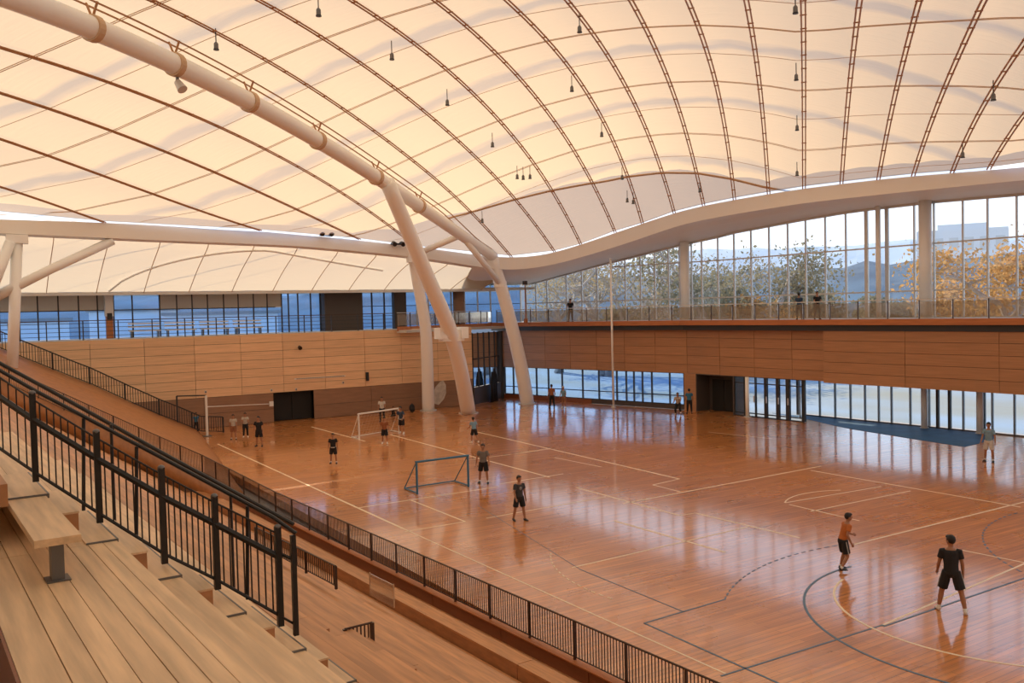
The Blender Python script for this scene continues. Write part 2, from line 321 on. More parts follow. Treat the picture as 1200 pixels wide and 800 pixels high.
for a, b in [(17.45, 17.55), (20.3, 20.4)]: ch(MB().box(a, b, BY+.07, BY+1.2, 0, 1.95), 'door_reveal', 'void', d1)
ch(MB().box(17.45, 20.4, BY+.07, BY+1.2, 1.96, 2.05), 'door_head', 'void', d1)
ch(MB().box(17.57, 18.9, BY+.5, BY+.55, .02, 1.9), 'door_leaf', 'void', d1); ch(MB().box(18.94, 20.28, BY+.5, BY+.55, .02, 1.9), 'door_leaf', 'void', d1)
# bits on the far wall
P = at(350, 407, 1, BY); l = empty('wall_floodlight', (P[0], BY, P[2]), label='small black floodlight high on the far timber wall', cat='light')
MB().box(-.03, .03, -.14, 0, -.03, .03).build('bracket', 'black', l); MB().tube([(0, -.14, .05), (0, -.34, -.05)], [.1, .14], 10).build('head', 'black', l)
P = at(430, 441, 1, BY); MB().box(-.09, .09, -.14, -.01, -.3, .3).build('wall_speaker', 'black', loc=(P[0], BY, P[2]), label='slim black speaker box on the far wall right of the doorway', cat='speaker')
l = empty('sponsor_strip', (19, BY, 2.78), label='thin pale strip with dark marks above the doorway on far wall', cat='sign')
MB().box(0, 3.6, -.02, -.004, -.04, .04).build('strip', 'goalwhite', l)
for i in range(22): MB().box(.15+i*.155, .25+i*.155, -.024, -.02, -.022, .022).build('mark', 'dark', l)
for x, y, wh in [(241, 459, 'beside the ramp railing'), (318, 457, 'just left of the dark doorway'), (347, 456, 'above the dark doorway'), (402, 448, 'below the right end of the marked strip')]:
    P = at(x, y, 1, BY); o = empty('wall_sensor', (P[0], BY, P[2]), label='tiny pale sensor box on the far wall '+wh, cat='sensor', group='sensors on the far wall')
    MB().box(-.07, .07, -.03, -.004, -.08, .08).build('back_plate', 'lgrey', o); MB().tube([(0, -.03, 0), (0, -.1, -.03)], [.05, .03], 8).build('lens', 'grey', o)
pb = MB(); cxp = at(515, 462, 1, BY+.02)
for i, (a, b) in enumerate([(-.55, -.75), (-.1, -.95), (.3, -.55), (.5, -.1), (.48, .5), (.3, .85), (.05, .75), (-.3, .4), (-.55, -.2)]): pb.v.append((a*1.1, 0, b))
pb.v += [(a, -.012, b) for a, _, b in pb.v[:9]]
pb.f = [tuple(range(9)), tuple(range(17, 8, -1))]+[(i, (i+1) % 9, 9+(i+1) % 9, 9+i) for i in range(9)]
pb.build('peeled_patch', 'wpatch', loc=(cxp[0], BY-.004, 1.15), label='ragged pale patch on the dark lower wall between the white columns', cat='wall patch')
# balcony slab, soffit and rail
sl = MB().box(-9.5, 32.7, BY+.05, BY+4.6, 5.62, 5.86).build('floor_balcony', 'greypanel', label='far balcony floor slab', kind='structure')
br = empty('balcony_rail', (3, BY+.15, 5.86), label='dark steel balcony rail with horizontal bars along the far wall', cat='railing')
x0, x1 = -9.4, 26.4
for z in (.25, .5, .75, 1.0): ch(MB().box(x0, x1, BY+.135, BY+.165, 5.86+z-.015, 5.86+z+.015), 'bar', 'dark', br)
ch(MB().box(x0, x1, BY+.11, BY+.19, 5.86+1.13, 5.86+1.18), 'top_rail', 'bronze', br)
pm = MB().box(-.03, .03, -.03, .03, 0, 1.14).mesh('post')
for i in range(19):
    x = x0+.3+i*1.93; link('post', pm, 'dark', br, loc=(x-3, 0, 0))
# back glazing
gy = BY+3.7
w4 = empty('window_4', (15, gy, 5.86), label='long blue tinted window band behind the far balcony', kind='structure')
mx4 = [-9, -6.8, -4.6, -2.5, -.4, 1.2, 2.2, 3.24, 4.25, 5.38, 6.52, 7.6, 8.55, 9.66, 11.33, 12.4, 13.38, 14.38, 15.45, 16.43, 17.48, 18.43, 19.46, 19.95, 20.64, 21.58, 22.28]
for x in mx4: ch(MB().box(x-.04, x+.04, gy-.06, gy+.06, 5.86, 8.65), 'mullion', 'dark', w4)
for i, (a, b) in enumerate(zip(mx4[:-1], mx4[1:])):
    top = 8.65 if a > 19 or 8.5 < a < 9.7 else 7.65
    ch(MB().box(a+.04, b-.04, gy-.01, gy+.01, 5.9, top-.03), 'pane', 'glassb', w4)
    if top < 8: ch(MB().box(a+.04, b-.04, gy-.04, gy+.04, 7.65, 8.65), 'spandrel_panel', 'greypanel', w4)
ch(MB().box(-9, 19, gy-.05, gy+.05, 7.62, 7.68), 'transom', 'dark', w4)
MB().box(22.3, 25.2, gy-.9, gy+.2, 5.86, 8.65).build('wall_service_core', 'darkwall', label='dark brown box wall on the far balcony', kind='structure')
w5 = empty('window_5', (29, gy, 5.86), label='blue glazed corner of the far balcony behind the white columns', kind='structure')
mx5 = [25.2, 26.3, 27.3, 28.0, 29.0, 30.0, 31.0, 32.0, 33.0, 34.2, 35.4, 36.6, 37.8, 39.5]
for i, x in enumerate(mx5): ch(MB().box(x-.05, x+.05, gy-.06, gy+.06, 5.86, 9.1), 'mullion', 'dark' if x < 29 else 'lgrey', w5)
for a, b in zip(mx5[:-1], mx5[1:]):
    for c, d in ((5.9, 7.55), (7.6, 9.1)): ch(MB().box(a+.05, b-.05, gy-.01, gy+.01, c, d), 'pane', 'glassb', w5)
ch(MB().box(25.2, 39.5, gy-.05, gy+.05, 7.55, 7.6), 'transom', 'dark', w5)
MB().box(27.9, 28.9, gy-.5, gy-.1, 5.86, 9.1).build('wall_pier', 'darkwall', label='dark pier between the far balcony windows', kind='structure')
pil = empty('balcony_pillar', (8.2, gy-.5, 5.86), label='narrow orange timber pillar on the far balcony before the windows', cat='pillar')
MB().box(-.2, .2, -.2, .2, 0, 1.4).build('shaft', 'fascia', pil); MB().box(-.24, .24, -.24, .24, 1.4, 2.78).build('upper_shaft', 'bldg', pil); MB().box(-.15, .15, -.26, -.24, 1.2, 1.6).build('notice', 'black', pil)
pil2 = empty('brown_pier', (33.2, gy-.9, 5.86), label='round brown pier in the glazed corner behind the leaning column', cat='pillar')
MB().tube([(0, 0, 0), (0, 0, 2.78)], .45, 20).build('shaft', 'dado', pil2, smooth=True); MB().tube([(0, 0, 0), (0, 0, .15)], .52, 20).build('base_ring', 'dark', pil2)
bl = None
for i, x in enumerate([10.2, 12.4, 14.6, 16.8]):
    b = empty('balcony_bench', (x, gy-1.0, 5.86), label=('leftmost', 'second from left', 'third from left', 'rightmost')[i]+' of the four white slatted benches on the far balcony', cat='bench', group='white benches on the far balcony')
    for y, z in ((-.2, .45), (0, .45), (.2, .45), (.3, .7), (.3, .9)): MB().box(-.95, .95, y-.07, y+.07, z-.05, z+.03).build('slat', 'goalwhite', b)
    for s in (-.8, .8): MB().box(s-.04, s+.04, -.2, .3, 0, .41).build('leg', 'grey', b)
# ------------------------------------------------------------------ right wall
wr = empty('wall_right', (41.5, 44, 0), label='right hand timber panel band below the walkway', kind='structure')
def wseg(y1, y2, z0, z1, n0, n1, name, m, par, **kw):
    return ch(MB().wall(WP(y1), WP(y2), z0, z1, n0, n1), name, m, par, **kw)
# going from large y to small y, normal (d.y,-d.x) points to -x (towards the court)
ybr = [60.6, 58.6, 56.2, 53.8, 51.4, 49.0, 46.5, 44.05, 41.2, 38.4, 35.6, 33.16]
for a, b in zip(ybr[:-1], ybr[1:]):
    wseg(a, b, 2.55, 5.45, -.4, -.08, 'wall_core', 'darkwall', wr)
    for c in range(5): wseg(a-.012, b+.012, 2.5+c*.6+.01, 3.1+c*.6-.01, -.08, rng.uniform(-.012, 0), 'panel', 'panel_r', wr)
ybr2 = [33.16, 28.2, 23.4, 18.5, 13.5, 8.5, 0, -10, -20]
for a, b in zip(ybr2[:-1], ybr2[1:]):
    wseg(a, b, 2.55, 5.45, -.2, .3, 'wall_core', 'darkwall', wr)
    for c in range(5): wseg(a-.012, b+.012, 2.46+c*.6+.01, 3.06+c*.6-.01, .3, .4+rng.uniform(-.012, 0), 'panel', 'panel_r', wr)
# lower glazing
def glaz(name, label, ys, z0, z1, m='glassc', dark='dark', dep=-.15, thick=None, rows=None):
    o = empty(name, (*WP(ys[0]), 0), label=label, kind='structure')
    for i, y in enumerate(ys):
        t = (thick or {}).get(i, .03)
        wseg(y+t, y-t, z0, z1, dep-.08, dep+.08, 'mullion', dark, o)
    rr = rows or [z0, z1]
    for a, b in zip(ys[:-1], ys[1:]):
        for c, d in zip(rr[:-1], rr[1:]): wseg(a-.045, b+.045, c+.03, d-.03, dep-.01, dep+.01, 'pane', m, o)
    for c in rr: wseg(ys[0], ys[-1] if False else ys[0]-.001, c, c, 0, 0, 'x', dark, o) if False else None
    for a, b in zip(ys[:-1], ys[1:]):
        for c in rr: wseg(a, b, c-.03, c+.03, dep-.06, dep+.06, 'rail', dark, o)
    return o
glaz('window_2', 'lower blue window band left part behind the thin white pole', [60.5, 59.59, 58.52, 57.22, 56.04, 54.72, 52.81, 51.35, 49.79, 48.99, 48.35, 47.65, 46.89, 45.48, 44.37], .35, 2.5, m='glassb', rows=[.35, .95, 2.5])
wseg(60.6, 52, 0, .33, -.3, -.05, 'sill_wall', 'redwood', wr); wseg(52, 44.3, 0, .33, -.3, -.1, 'sill_wall', 'darkwall', wr)
# timber pier and dark recess
wseg(44.3, 43.3, 0, 2.5, -.5, 0, 'pier', 'panel_r', wr); 
rec = empty('door_2', (*WP(41.6), 0), label='dark recessed entrance bay in the right wall beside the glass doors', kind='structure')
wseg(43.3, 40.1, 0, 2.5, -1.3, -1.2, 'recess_back', 'darkwall', rec); wseg(40.15, 40.05, 0, 2.5, -1.3, 0, 'recess_side', 'darkwall', rec); wseg(43.32, 43.22, 0, 2.5, -1.3, 0, 'recess_side', 'darkwall', rec); wseg(43.3, 40.1, 2.45, 2.5, -1.3, 0, 'recess_soffit', 'darkwall', rec)
wseg(42.9, 41.9, .02, 2.1, -1.2, -1.15, 'door_leaf', 'void', rec); wseg(41.85, 40.85, .02, 2.1, -1.2, -1.15, 'door_leaf', 'void', rec)
gd = glaz('window_3', 'glass entrance doors with thick dark frames in the right wall', [40.05, 39.25, 38.44, 37.65, 36.75, 36.01, 34.91], .02, 2.5, m='glassc', thick={0: .06, 1: .09, 3: .10, 4: .11, 5: .13, 6: .1}, rows=[.02, .22, 2.1, 2.5])
for y in (38.5, 37.55, 36.65, 35.95): wseg(y, y-.04, .95, 1.35, -.05, .02, 'door_handle', 'lgrey', gd)
w6 = empty('window_6', (*UPP(37), 0), label='set back lower glazing of tall panes beside the blue floor strip', kind='structure')
y6 = [37.6]+[float(hit(UPLAN, x, 490)[1]) for x in (962, 980, 998, 1015, 1031, 1046, 1068, 1090, 1100, 1114, 1130, 1154, 1164, 1190)]+[22.0, 20, 18, 15.5, 13, 10, 6, 2, -3, -9, -20]
for i, y in enumerate(y6):
    t = .07 if i in (9, 10, 12) else .03
    ch(MB().wall(UPP(y+t), UPP(y-t), 0, 2.6, .0, .16), 'mullion', 'dark' if i in (9, 10, 12) else 'grey', w6)
for a, b in zip(y6[:-1], y6[1:]):
    ch(MB().wall(UPP(a), UPP(b), .12, 2.58, .07, .09), 'pane', 'glassc', w6)
    for z in (.05,): ch(MB().wall(UPP(a), UPP(b), z-.05, z+.02, .05, .12), 'rail', 'grey', w6)
A = WP(34.9); B = UPP(37.55)-np.array([.1, 0])
for f0, f1 in ((0, .5), (.5, 1)):
    ch(MB().wall(A+(B-A)*f0, A+(B-A)*f1, .1, 2.5, -.01, .01), 'pane', 'glassc', w6); ch(MB().wall(A+(B-A)*f1, A+(B-A)*(f1-.03), 0, 2.5, -.04, .04), 'mullion', 'grey', w6)
ys_ = [35.0, 28, 22, 12, 5, -5, -20]
for a, b in zip(ys_[:-1], ys_[1:]):
    pa, pb_, ua, ub = WP(a, .15), WP(b, .15), UPP(a), UPP(b)
    ch(MB().quadbox([(*pa, 2.56), (*pb_, 2.56), (*ub, 2.56), (*ua, 2.56), (*pa, 2.7), (*pb_, 2.7), (*ub, 2.7), (*ua, 2.7)]), 'recess_soffit', 'greypanel', wr)
for y, lab in ((38.9, 'white round post left of the glass entrance doors'), (hit(UPLAN, 1089, 490)[1], 'white round post behind the lower glazing near the middle'), (hit(UPLAN, 1154, 490)[1], 'white round post behind the lower glazing at the blue shirt boy')):
    o = empty('white_post', (*(WP(y, -.1) if y > 35 else UPP(y)-np.array([.45, 0])), 0), label=lab, cat='post'); MB().tube([(0, 0, .02), (0, 0, 2.5)], .17 if y < 35 else .12, 14).build('shaft', 'white', o, smooth=True); MB().tube([(0, 0, 0), (0, 0, .03)], .24, 14).build('base_plate', 'lgrey', o)
# corner glazing
w7 = empty('window_7', (32.7, BY, 0), label='tall blue glazed corner between far wall and right wall', kind='structure')
A = np.array([32.75, 57.9]); B = np.array([36.9, 60.75])
for i in range(6):
    p = A+(B-A)*i/5; q = A+(B-A)*(i/5+.015); ch(MB().wall(p, q, 0, 5.4, -.06, .06), 'mullion', 'dark', w7)
    if i < 5:
        r_ = A+(B-A)*(i+1)/5
        for c, d in ((1.3, 3.4), (3.45, 5.35)): ch(MB().wall(p, r_, c, d, -.01, .01), 'pane', 'glassb', w7)
        ch(MB().wall(p, r_, 3.38, 3.46, -.05, .05), 'transom', 'dark', w7)
        ch(MB().wall(p, r_, 0, 1.28, -.05, .12), 'plinth_panel', 'darkwall', w7)
ch(MB().tube([(37.0, 60.75, 0), (37.0, 60.75, 5.4)], .24, 12), 'corner_post', 'dark', w7)
# dark curtain / folded divider in the corner
P0 = A+(B-A)*.62; cu = empty('folded_divider', (P0[0]-.2, P0[1]-.9, 0), rotz=math.radians(34), label='tall dark folded divider curtain standing in the glazed corner', cat='curtain')
for i in range(6): MB().tube([(-.45+i*.18, (.08 if i % 2 else -.08), 0), (-.42+i*.17, 0, 1.6), (-.30+i*.12, 0, 2.3+.25*(i == 3))], [.11, .11, .05], 8).build('fold', 'void', cu, smooth=True)
# ------------------------------------------------------------------ walkway deck on the right
dk = empty('floor_walkway', (*WP(44), 5.8), label='raised walkway with orange timber edge along the right wall', kind='structure')
dy = [61.5, 57, 52, 48, 44, 36, 28, 20, 10, 0, -10, -20]
for a, b in zip(dy[:-1], dy[1:]):
    wseg(a, b, 5.78, 6.05, -3.6, .75, 'deck_slab', 'greypanel', dk); wseg(a, b, 5.76, 6.08, .75, .83, 'edge_board', 'fascia', dk)
    wseg(a, b, 5.42, 5.78, -.3, .45, 'edge_beam', 'dark', dk)
# deck returns in front of the corner to the columns
ch(MB().wall((36.9, 60.2), (26.6, 57.2), 5.62, 5.80, -.6, .4), 'deck_slab', 'greypanel', dk); ch(MB().wall((36.4, 60.4), (26.6, 57.0), 5.74, 6.05, .4, .48), 'edge_board', 'fascia', dk)
rl = empty('walkway_rail', (*WP(44), 6.05), label='glass and steel rail along the edge of the right walkway', cat='railing')
ry = list(np.arange(60.5, -20, -1.75))
for a, b in zip(ry[:-1], ry[1:]):
    wseg(a-.05, b+.05, 6.13, 6.95, .64, .655, 'glass_panel', 'glassr', rl)
    wseg(a+.025, a-.025, 6.05, 7.08, .62, .67, 'post', 'bronze', rl); wseg(a, b, 7.04, 7.09, .61, .68, 'top_rail', 'lgrey', rl)
ra, rb = np.array([36.4, 60.4]), np.array([26.6, 57.0])
for i in range(8):
    p = ra+(rb-ra)*i/8; q = ra+(rb-ra)*(i+1)/8
    ch(MB().wall(p, q, 6.13, 6.95, .42, .435), 'glass_panel', 'glassr', rl); ch(MB().wall(p, p+(q-p)*.04, 5.9, 7.05, .4, .45), 'post', 'bronze', rl); ch(MB().wall(p, q, 7.02, 7.06, .4, .46), 'top_rail', 'lgrey', rl)
# upper glazing
gt = [hit(UPLAN, *q) for q in [(630,331),(700,312),(760,297),(800,287),(860,273),(940,258),(1000,248),(1095,237),(1200,228)]]
GTY = [p[1] for p in gt][::-1]; GTZ = [p[2] for p in gt][::-1]
GTY = [-20, 5, 15]+GTY+[62]; GTZ = [10.2, 11.3, 11.9]+GTZ+[8.9]
def gtz(y): return interp(y, GTY, GTZ)
w1 = empty('window_1', (*UPP(44), 6.05), label='upper curtain wall of clear panes above the right walkway', kind='structure')
uy = [61.0, 60.0, 58.86, 56.92, 55.44, 54.01, 52.77, 51.49, 50.17, 48.96, 47.84, 46.96, 46.02, 45.24, 44.02, 42.6, 41.15, 39.69, 38.23, 36.89, 35.48, 34.07, 32.72, 31.42, 29.77, 28.64, 27.05, 25.76, 24.31, 22.8, 21, 19, 16, 13, 9, 5, 0, -6, -13, -20]
def useg(y1, y2, z0, z1, n0, n1, name, m, z0b=None, z1b=None): return ch(MB().wall(UPP(y1), UPP(y2), z0, z1, n0, n1, z0b, z1b), name, m, w1)
for y in uy:
    t = .1 if abs(y-32.72) < .1 or abs(y-31.42) < .1 else .035
    useg(y+t, y-t, 6.05, gtz(y)+.1, -.07, .07, 'mullion', 'lgrey')
for a, b in zip(uy[:-1], uy[1:]):
    lv = [6.05, 7.55, 10.1]
    for i in range(3):
        z0 = lv[i]; z1 = lv[i+1] if i < 2 else None
        ta, tb = gtz(a), gtz(b)
        za, zb = (min(z1, ta), min(z1, tb)) if z1 else (ta, tb)
        if min(za, zb)-z0 < .15: continue
        useg(a-.035, b+.035, z0+.03, za-.03, -.01, .01, 'pane', 'glass', z0+.03, zb-.03)
        useg(a, b, z0-.04, z0+.04, -.05, .05, 'transom', 'lgrey')
    useg(a, b, gtz(a)-.05, gtz(a)+.12, -.12, .12, 'head', 'lgrey', gtz(b)-.05, gtz(b)+.12)
for y, lab, rr in ((46.1, 'thick white round column in the upper glazing left part', .33), (28.8, 'thick white round column in the upper glazing right part', .33), (31.6, 'slim white column in the middle of the upper glazing', .14)):
    p = UPP(y); o = empty('window_column', (p[0]-.55, p[1], 6.05), label=lab, cat='column')
    MB().tube([(0, 0, 0), (0, 0, gtz(y)-6.05+.1)], rr, 20).build('shaft', 'white', o, smooth=True); MB().tube([(0, 0, 0), (0, 0, .12)], rr+.07, 20).build('base_ring', 'lgrey', o)
# ------------------------------------------------------------------ ring beam
bt = [(0,257,273),(130,261,279),(200,265,282),(350,274,288),(480,288,300),(540,296,309),(590,303,318),(640,300,313),(700,280,296),(750,263,280),(800,246,262),(860,234,251),(940,221,238),(1050,208,226),(1200,196,211)]
prof = []
for x, a, b in bt:
    p = hit(BPLAN, x, a); q = hit(BPLAN, x, b); prof.append((p[0], p[1], p[2], q[2]))
pf0 = prof[0]; pfn = prof[-1]
prof = [(-38, 50.1, pf0[2], pf0[3]), (-18, 51.1, pf0[2], pf0[3])]+prof+[(41, 12, pfn[2]-.5, pfn[3]-.5), (41.2, 0, pfn[2]-1.3, pfn[3]-1.3), (41.4, -20, pfn[2]-3, pfn[3]-3)]
# resample with smoothing
pr = np.array(prof); ln = np.r_[0, np.cumsum(np.hypot(np.diff(pr[:, 0]), np.diff(pr[:, 1])))]
tt = np.linspace(0, ln[-1], 260); pr = np.stack([np.interp(tt, ln, pr[:, i]) for i in range(4)], 1)
for _ in range(12): pr[1:-1] = (pr[:-2]+2*pr[1:-1]+pr[2:])/4
ring = empty('ring_beam', (0, 52, 11), label='pale curved ring beam sweeping around the roof edge', cat='beam')
def loft(rows, name, m, par, smooth=True, closed=True):
    mb = MB(); n = len(rows[0])
    for r_ in rows: mb.v += [tuple(p) for p in r_]
    for i in range(len(rows)-1):
        for k in range(n if closed else n-1):
            a = i*n+k; b = i*n+(k+1) % n; mb.f.append((a, b, b+n, a+n))
    o = ch(mb, name, m, par, smooth=False); return o
rows = []; soff = []
for i in range(len(pr)):
    t_ = pr[min(i+1, len(pr)-1), :2]-pr[max(i-1, 0), :2]; t_ /= np.hypot(*t_); n_ = np.array([-t_[1], t_[0]])  # outwards (left->right traverse: left normal = away from court)
    p = pr[i, :2]; z1, z0 = pr[i, 2], pr[i, 3]
    wd = .8
    rows.append([(*p, z1), (*(p-n_*.03), z0), (*(p+n_*wd), z0-.06), (*(p+n_*wd), z1-.02)])
    soff.append((p+n_*wd, z0-.05))
loft(rows, 'box_section', 'beam', ring)
# soffit from beam out to the glazing head on the right side
rows = []
for (p, z), q in zip(soff, pr):
    if p[0] > 30.5:
        y = p[1]+ (0 if p[1] < 44 else (p[1]-44)*.55); u = UPP(y)
        if q[1] >= 50.0 or p[0] < 37.5:
            g_ = min(1, max(0, (39.2-p[0])/6.5)); u = np.array([interp(g_, [0, .45, 1], [42.1, 39.6, 33.5]), interp(g_, [0, .45, 1], [53.0, 61.4, 61.5])]); y = u[1]
            if g_ > 0: u = u+np.array([.1, 0])
        rows.append([(*p, z+.03), *[(*(p+(u-np.array([.1, 0])-p)*f), z+(gtz(y)+.08-z)*(1-(1-f)**1.6)) for f in (.25, .5, .75, 1)]])
mb = MB(); n = 5
for r_ in rows: mb.v += r_
top = len(mb.v)
for r_ in rows: mb.v += [(a, b, c+.12) for a, b, c in r_]
for i in range(len(rows)-1):
    for k in range(4):
        a = i*n+k; mb.f += [(a, a+1, a+1+n, a+n), (top+a, top+a+n, top+a+1+n, top+a+1)]
ch(mb, 'soffit_panel', 'beam', ring)
# ------------------------------------------------------------------ roof ribs and membrane
ribs = [[(185,0),(262,45),(350,93),(435,150),(500,200),(565,257),(600,290)],[(305,0),(410,65),(500,130),(560,185),(600,228),(655,292)],[(415,0),(480,48),(550,105),(600,157),(640,210),(680,280)],[(510,0),(560,42),(600,82),(650,140),(690,205),(720,267)],[(595,0),(620,25),(665,75),(705,135),(735,205),(752,255)],[(665,0),(700,47),(730,95),(755,145),(775,195),(790,245)],[(740,0),(760,42),(782,90),(800,140),(815,190),(825,236)],[(807,0),(822,42),(835,85),(847,130),(856,180),(861,228)],[(875,0),(882,45),(889,90),(895,140),(899,185),(901,221)],None,[(1007,0),(1000,65),(993,115),(990,155),(985,209)],[(1077,0),(1060,65),(1045,125),(1035,170),(1028,204)],[(1152,0),(1125,60),(1100,117),(1082,165),(1070,200)],[(1200,45),(1165,105),(1140,150),(1117,197)],[(1200,137),(1180,170),(1165,195)]]
left = [[(0,217),(50,235),(122,259)],[(0,162),(60,182),(145,212),(210,240),(295,268)],[(0,110),(75,131),(160,162),(240,197),(320,232),(390,265),(415,276)],[(0,57),(80,77),(150,102),(225,132),(280,160),(350,197),(400,225),(465,267),(490,287)]]
RD = ray(942, 110)[:2]; RD = RD/np.hypot(*RD); QL = np.array([-RD[1], RD[0]])
curves = []   # (q, p samples, z samples)
def solve(R):
    E_ = hit(BPLAN, *R[-1]); q = float(E_[:2] @ QL); ps, zs = [], []
    for x, y in R:
        r_ = ray(x, y); P = CAM+r_*(q/(r_[:2] @ QL)); ps.append(float(P[:2] @ RD)); zs.append(float(P[2]))
    return q, np.array(ps), np.array(zs)
raw = []
for R in left+ribs: raw.append(solve(R) if R else None)
# one smooth vault fitted to all traced ribs; every rib is then laid on that vault
D = np.array([(p, t[0], z) for t in raw if t for p, z in zip(t[1], t[2])])
def bas(p, q):
    p = (np.asarray(p, float)-40)/20; q = (np.asarray(q, float)-12)/20
    return np.stack([p**i*q**j for i in range(4) for j in range(5-i)], -1)
CO = np.linalg.lstsq(bas(D[:, 0], D[:, 1]), D[:, 2], rcond=None)[0]
def vz(p, q): return float(bas(p, q) @ CO)
def trace(R, q0):
    ps, qs = [], []
    for x, y in R:
        r_ = ray(x, y); best = None; prev = None
        for t_ in np.linspace(12, 85, 500):
            P = CAM+r_*t_; p = float(P[:2] @ RD); q = float(P[:2] @ QL); dlt = P[2]-vz(p, q)
            if prev is not None and prev < 0 <= dlt: best = (p, q); break
            prev = dlt
        if best and abs(best[1]-q0) < 3.5: ps.append(best[0]); qs.append(best[1])
    return ps, qs
PMIN = -14
def extend(p0, q, p):
    z0 = vz(p0, q); g = max(min((vz(p0+.5, q)-z0)/.5, .10), -.10); d = p0-p
    return z0-g*d-.0048*d*d
curves = []; allr = list(zip(left+ribs, raw))
ent = []
for R, t in allr:
    if R is None: R = [(941, 0), (942, 60), (942, 120), (942, 170), (942, 214)]
    q0 = t[0] if t else .15
    E_ = hit(BPLAN, *R[-1]); pe = float(E_[:2] @ RD); qe = float(E_[:2] @ QL)
    ent.append((q0, R, pe, qe))
ent.sort(key=lambda e_: -e_[0])
# even out the spacing: nominal q smoothed over the neighbours
for q0, R, pe, qe in ent:
    ps, qs = trace(R, q0)
    if len(ps) < 2: ps, qs = [pe-6, pe], [q0, q0]
    co = np.polyfit(ps, qs, 1 if len(ps) < 5 else 2)
    pstart = max(min(ps), 18); P = np.linspace(PMIN, pe+.05, 64); rows_ = []
    qs0 = float(np.polyval(co, pstart))
    for p in P:
        if p >= pstart: q = float(np.polyval(co, p)); z = vz(p, q)
        else: q = qs0; z = extend(pstart, q, p)
        rows_.append((p, q, z))
    A_ = np.array(rows_); e2 = RD*pe+QL*A_[-1, 1]; kk = int(np.argmin(np.hypot(pr[:, 0]-e2[0], pr[:, 1]-e2[1]))); A_[:, 2] += np.clip((A_[:, 0]-(pe-14))/14, 0, 1)**2*(pr[kk, 2]+.02-A_[-1, 2])
    curves.append([qs0, A_[:, 0], A_[:, 2], A_[:, 1]])
c0 = curves[0]
for k in (1, 2, 3): curves.insert(0, [c0[0]+4.5*k, np.linspace(PMIN, c0[1][-1]-5.4*k, 64), np.interp(np.linspace(PMIN, c0[1][-1]-5.4*k, 64), c0[1], c0[2])-.45*k, np.full(64, c0[0]+4.5*k)])
cN = curves[-1]
for k in range(1, 9):
    dq = k*2.6; p1 = max(cN[1][-1]-dq*1.1, 4); P = np.linspace(PMIN-6, p1, 64); z = np.interp(P+dq*.9, cN[1], cN[2])-.10*dq
    curves.append([cN[0]-dq, P, z, np.full(64, cN[0]-dq)])
def surf(p, q):
    for a, b in zip(curves[:-1], curves[1:]):
        qa = float(np.interp(p, a[1], a[3])); qb = float(np.interp(p, b[1], b[3]))
        if qa >= q >= qb:
            f = (qa-q)/max(qa-qb, 1e-6); return float(np.interp(p, a[1], a[2])*(1-f)+np.interp(p, b[1], b[2])*f)
    return 14.
def pw(p, q, z): v = RD*p+QL*q; return (float(v[0]), float(v[1]), float(z))
ceil = empty('ceiling', (12, 20, 17), label='cream translucent membrane vault roof on bronze ribs', kind='structure')
cl_ = np.array(ceil.location)
def edge_p(c):
    q = c[3][-1]; return min(54.4+(.8*q if q < 0 else 0)-max(q-12, 0)*.25, c[1][-1]-.9)
def cloth_panel(a, b, sa, ea, sb_, eb_, na, name, m, last):
    mb = MB(); uvs = []; nq = 5
    for i in range(na):
        for j in range(nq):
            f = j/(nq-1); pa = sa+(ea-sa)*i/(na-1); pb_ = sb_+(eb_-sb_)*i/(na-1)
            p = pa*(1-f)+pb_*f; q = float(np.interp(pa, a[1], a[3])*(1-f)+np.interp(pb_, b[1], b[3])*f); g = i/(na-1) if last else 0
            z = np.interp(pa, a[1], a[2])*(1-f)+np.interp(pb_, b[1], b[2])*f + .18*(1-.75*g)+.16*math.sin(math.pi*f)*min(1, abs(a[0]-b[0])/3)*(1-g)
            mb.v.append(tuple(np.array(pw(p, q, z))-cl_)); uvs.append((q, p))
    for i in range(na-1):
        for j in range(nq-1):
            k = i*nq+j; mb.f.append((k, k+1, k+nq+1, k+nq))
    me = mb.mesh(name, True); ul = me.uv_layers.new(name='UVMap')
    for lp in me.loops: ul.data[lp.index].uv = uvs[lp.vertex_index]
    link(name, me, m, ceil)
for a, b in zip(curves[:-1], curves[1:]):
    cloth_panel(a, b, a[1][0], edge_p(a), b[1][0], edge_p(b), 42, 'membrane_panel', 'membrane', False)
    cloth_panel(a, b, edge_p(a), a[1][-1]-.14, edge_p(b), b[1][-1]-.14, 8, 'edge_panel', 'membrane_edge_shade', True)  # lower strip of the same cloth, with painted shade
for c in curves:
    mb = MB(); ps = np.linspace(c[1][0], c[1][-1], 60); zs = np.interp(ps, c[1], c[2]); qf = lambda p, c=c: float(np.interp(p, c[1], c[3]))
    for off in (-.075, .075): mb.tube([pw(p, qf(p)+off, z) for p, z in zip(ps, zs)], .034, 6)
    for p in np.arange(c[1][0]+.5, c[1][-1], 1.6):
        z = np.interp(p, c[1], c[2]); mb.tube([pw(p, qf(p)-.12, z), pw(p, qf(p)+.12, z)], .028, 5)
    ch(mb, 'rib', 'rib', ceil)
def purlin(pf, r_=.015, gap=.05, q0=None, q1=None, m='cable', name='purlin'):
    qs = [c[0] for c in curves]; mb = MB(); hi = qs[0] if q0 is None else q0; lo = qs[-8] if q1 is None else q1
    for o in ((-gap, gap) if gap else (0,)):
        pts = []
        for q in np.linspace(hi, lo, 50):
            p = pf(q)+o; pts.append(pw(p, q, surf(p, q)-.02))
        mb.tube(pts, r_, 5)
    ch(mb, name, m, ceil)
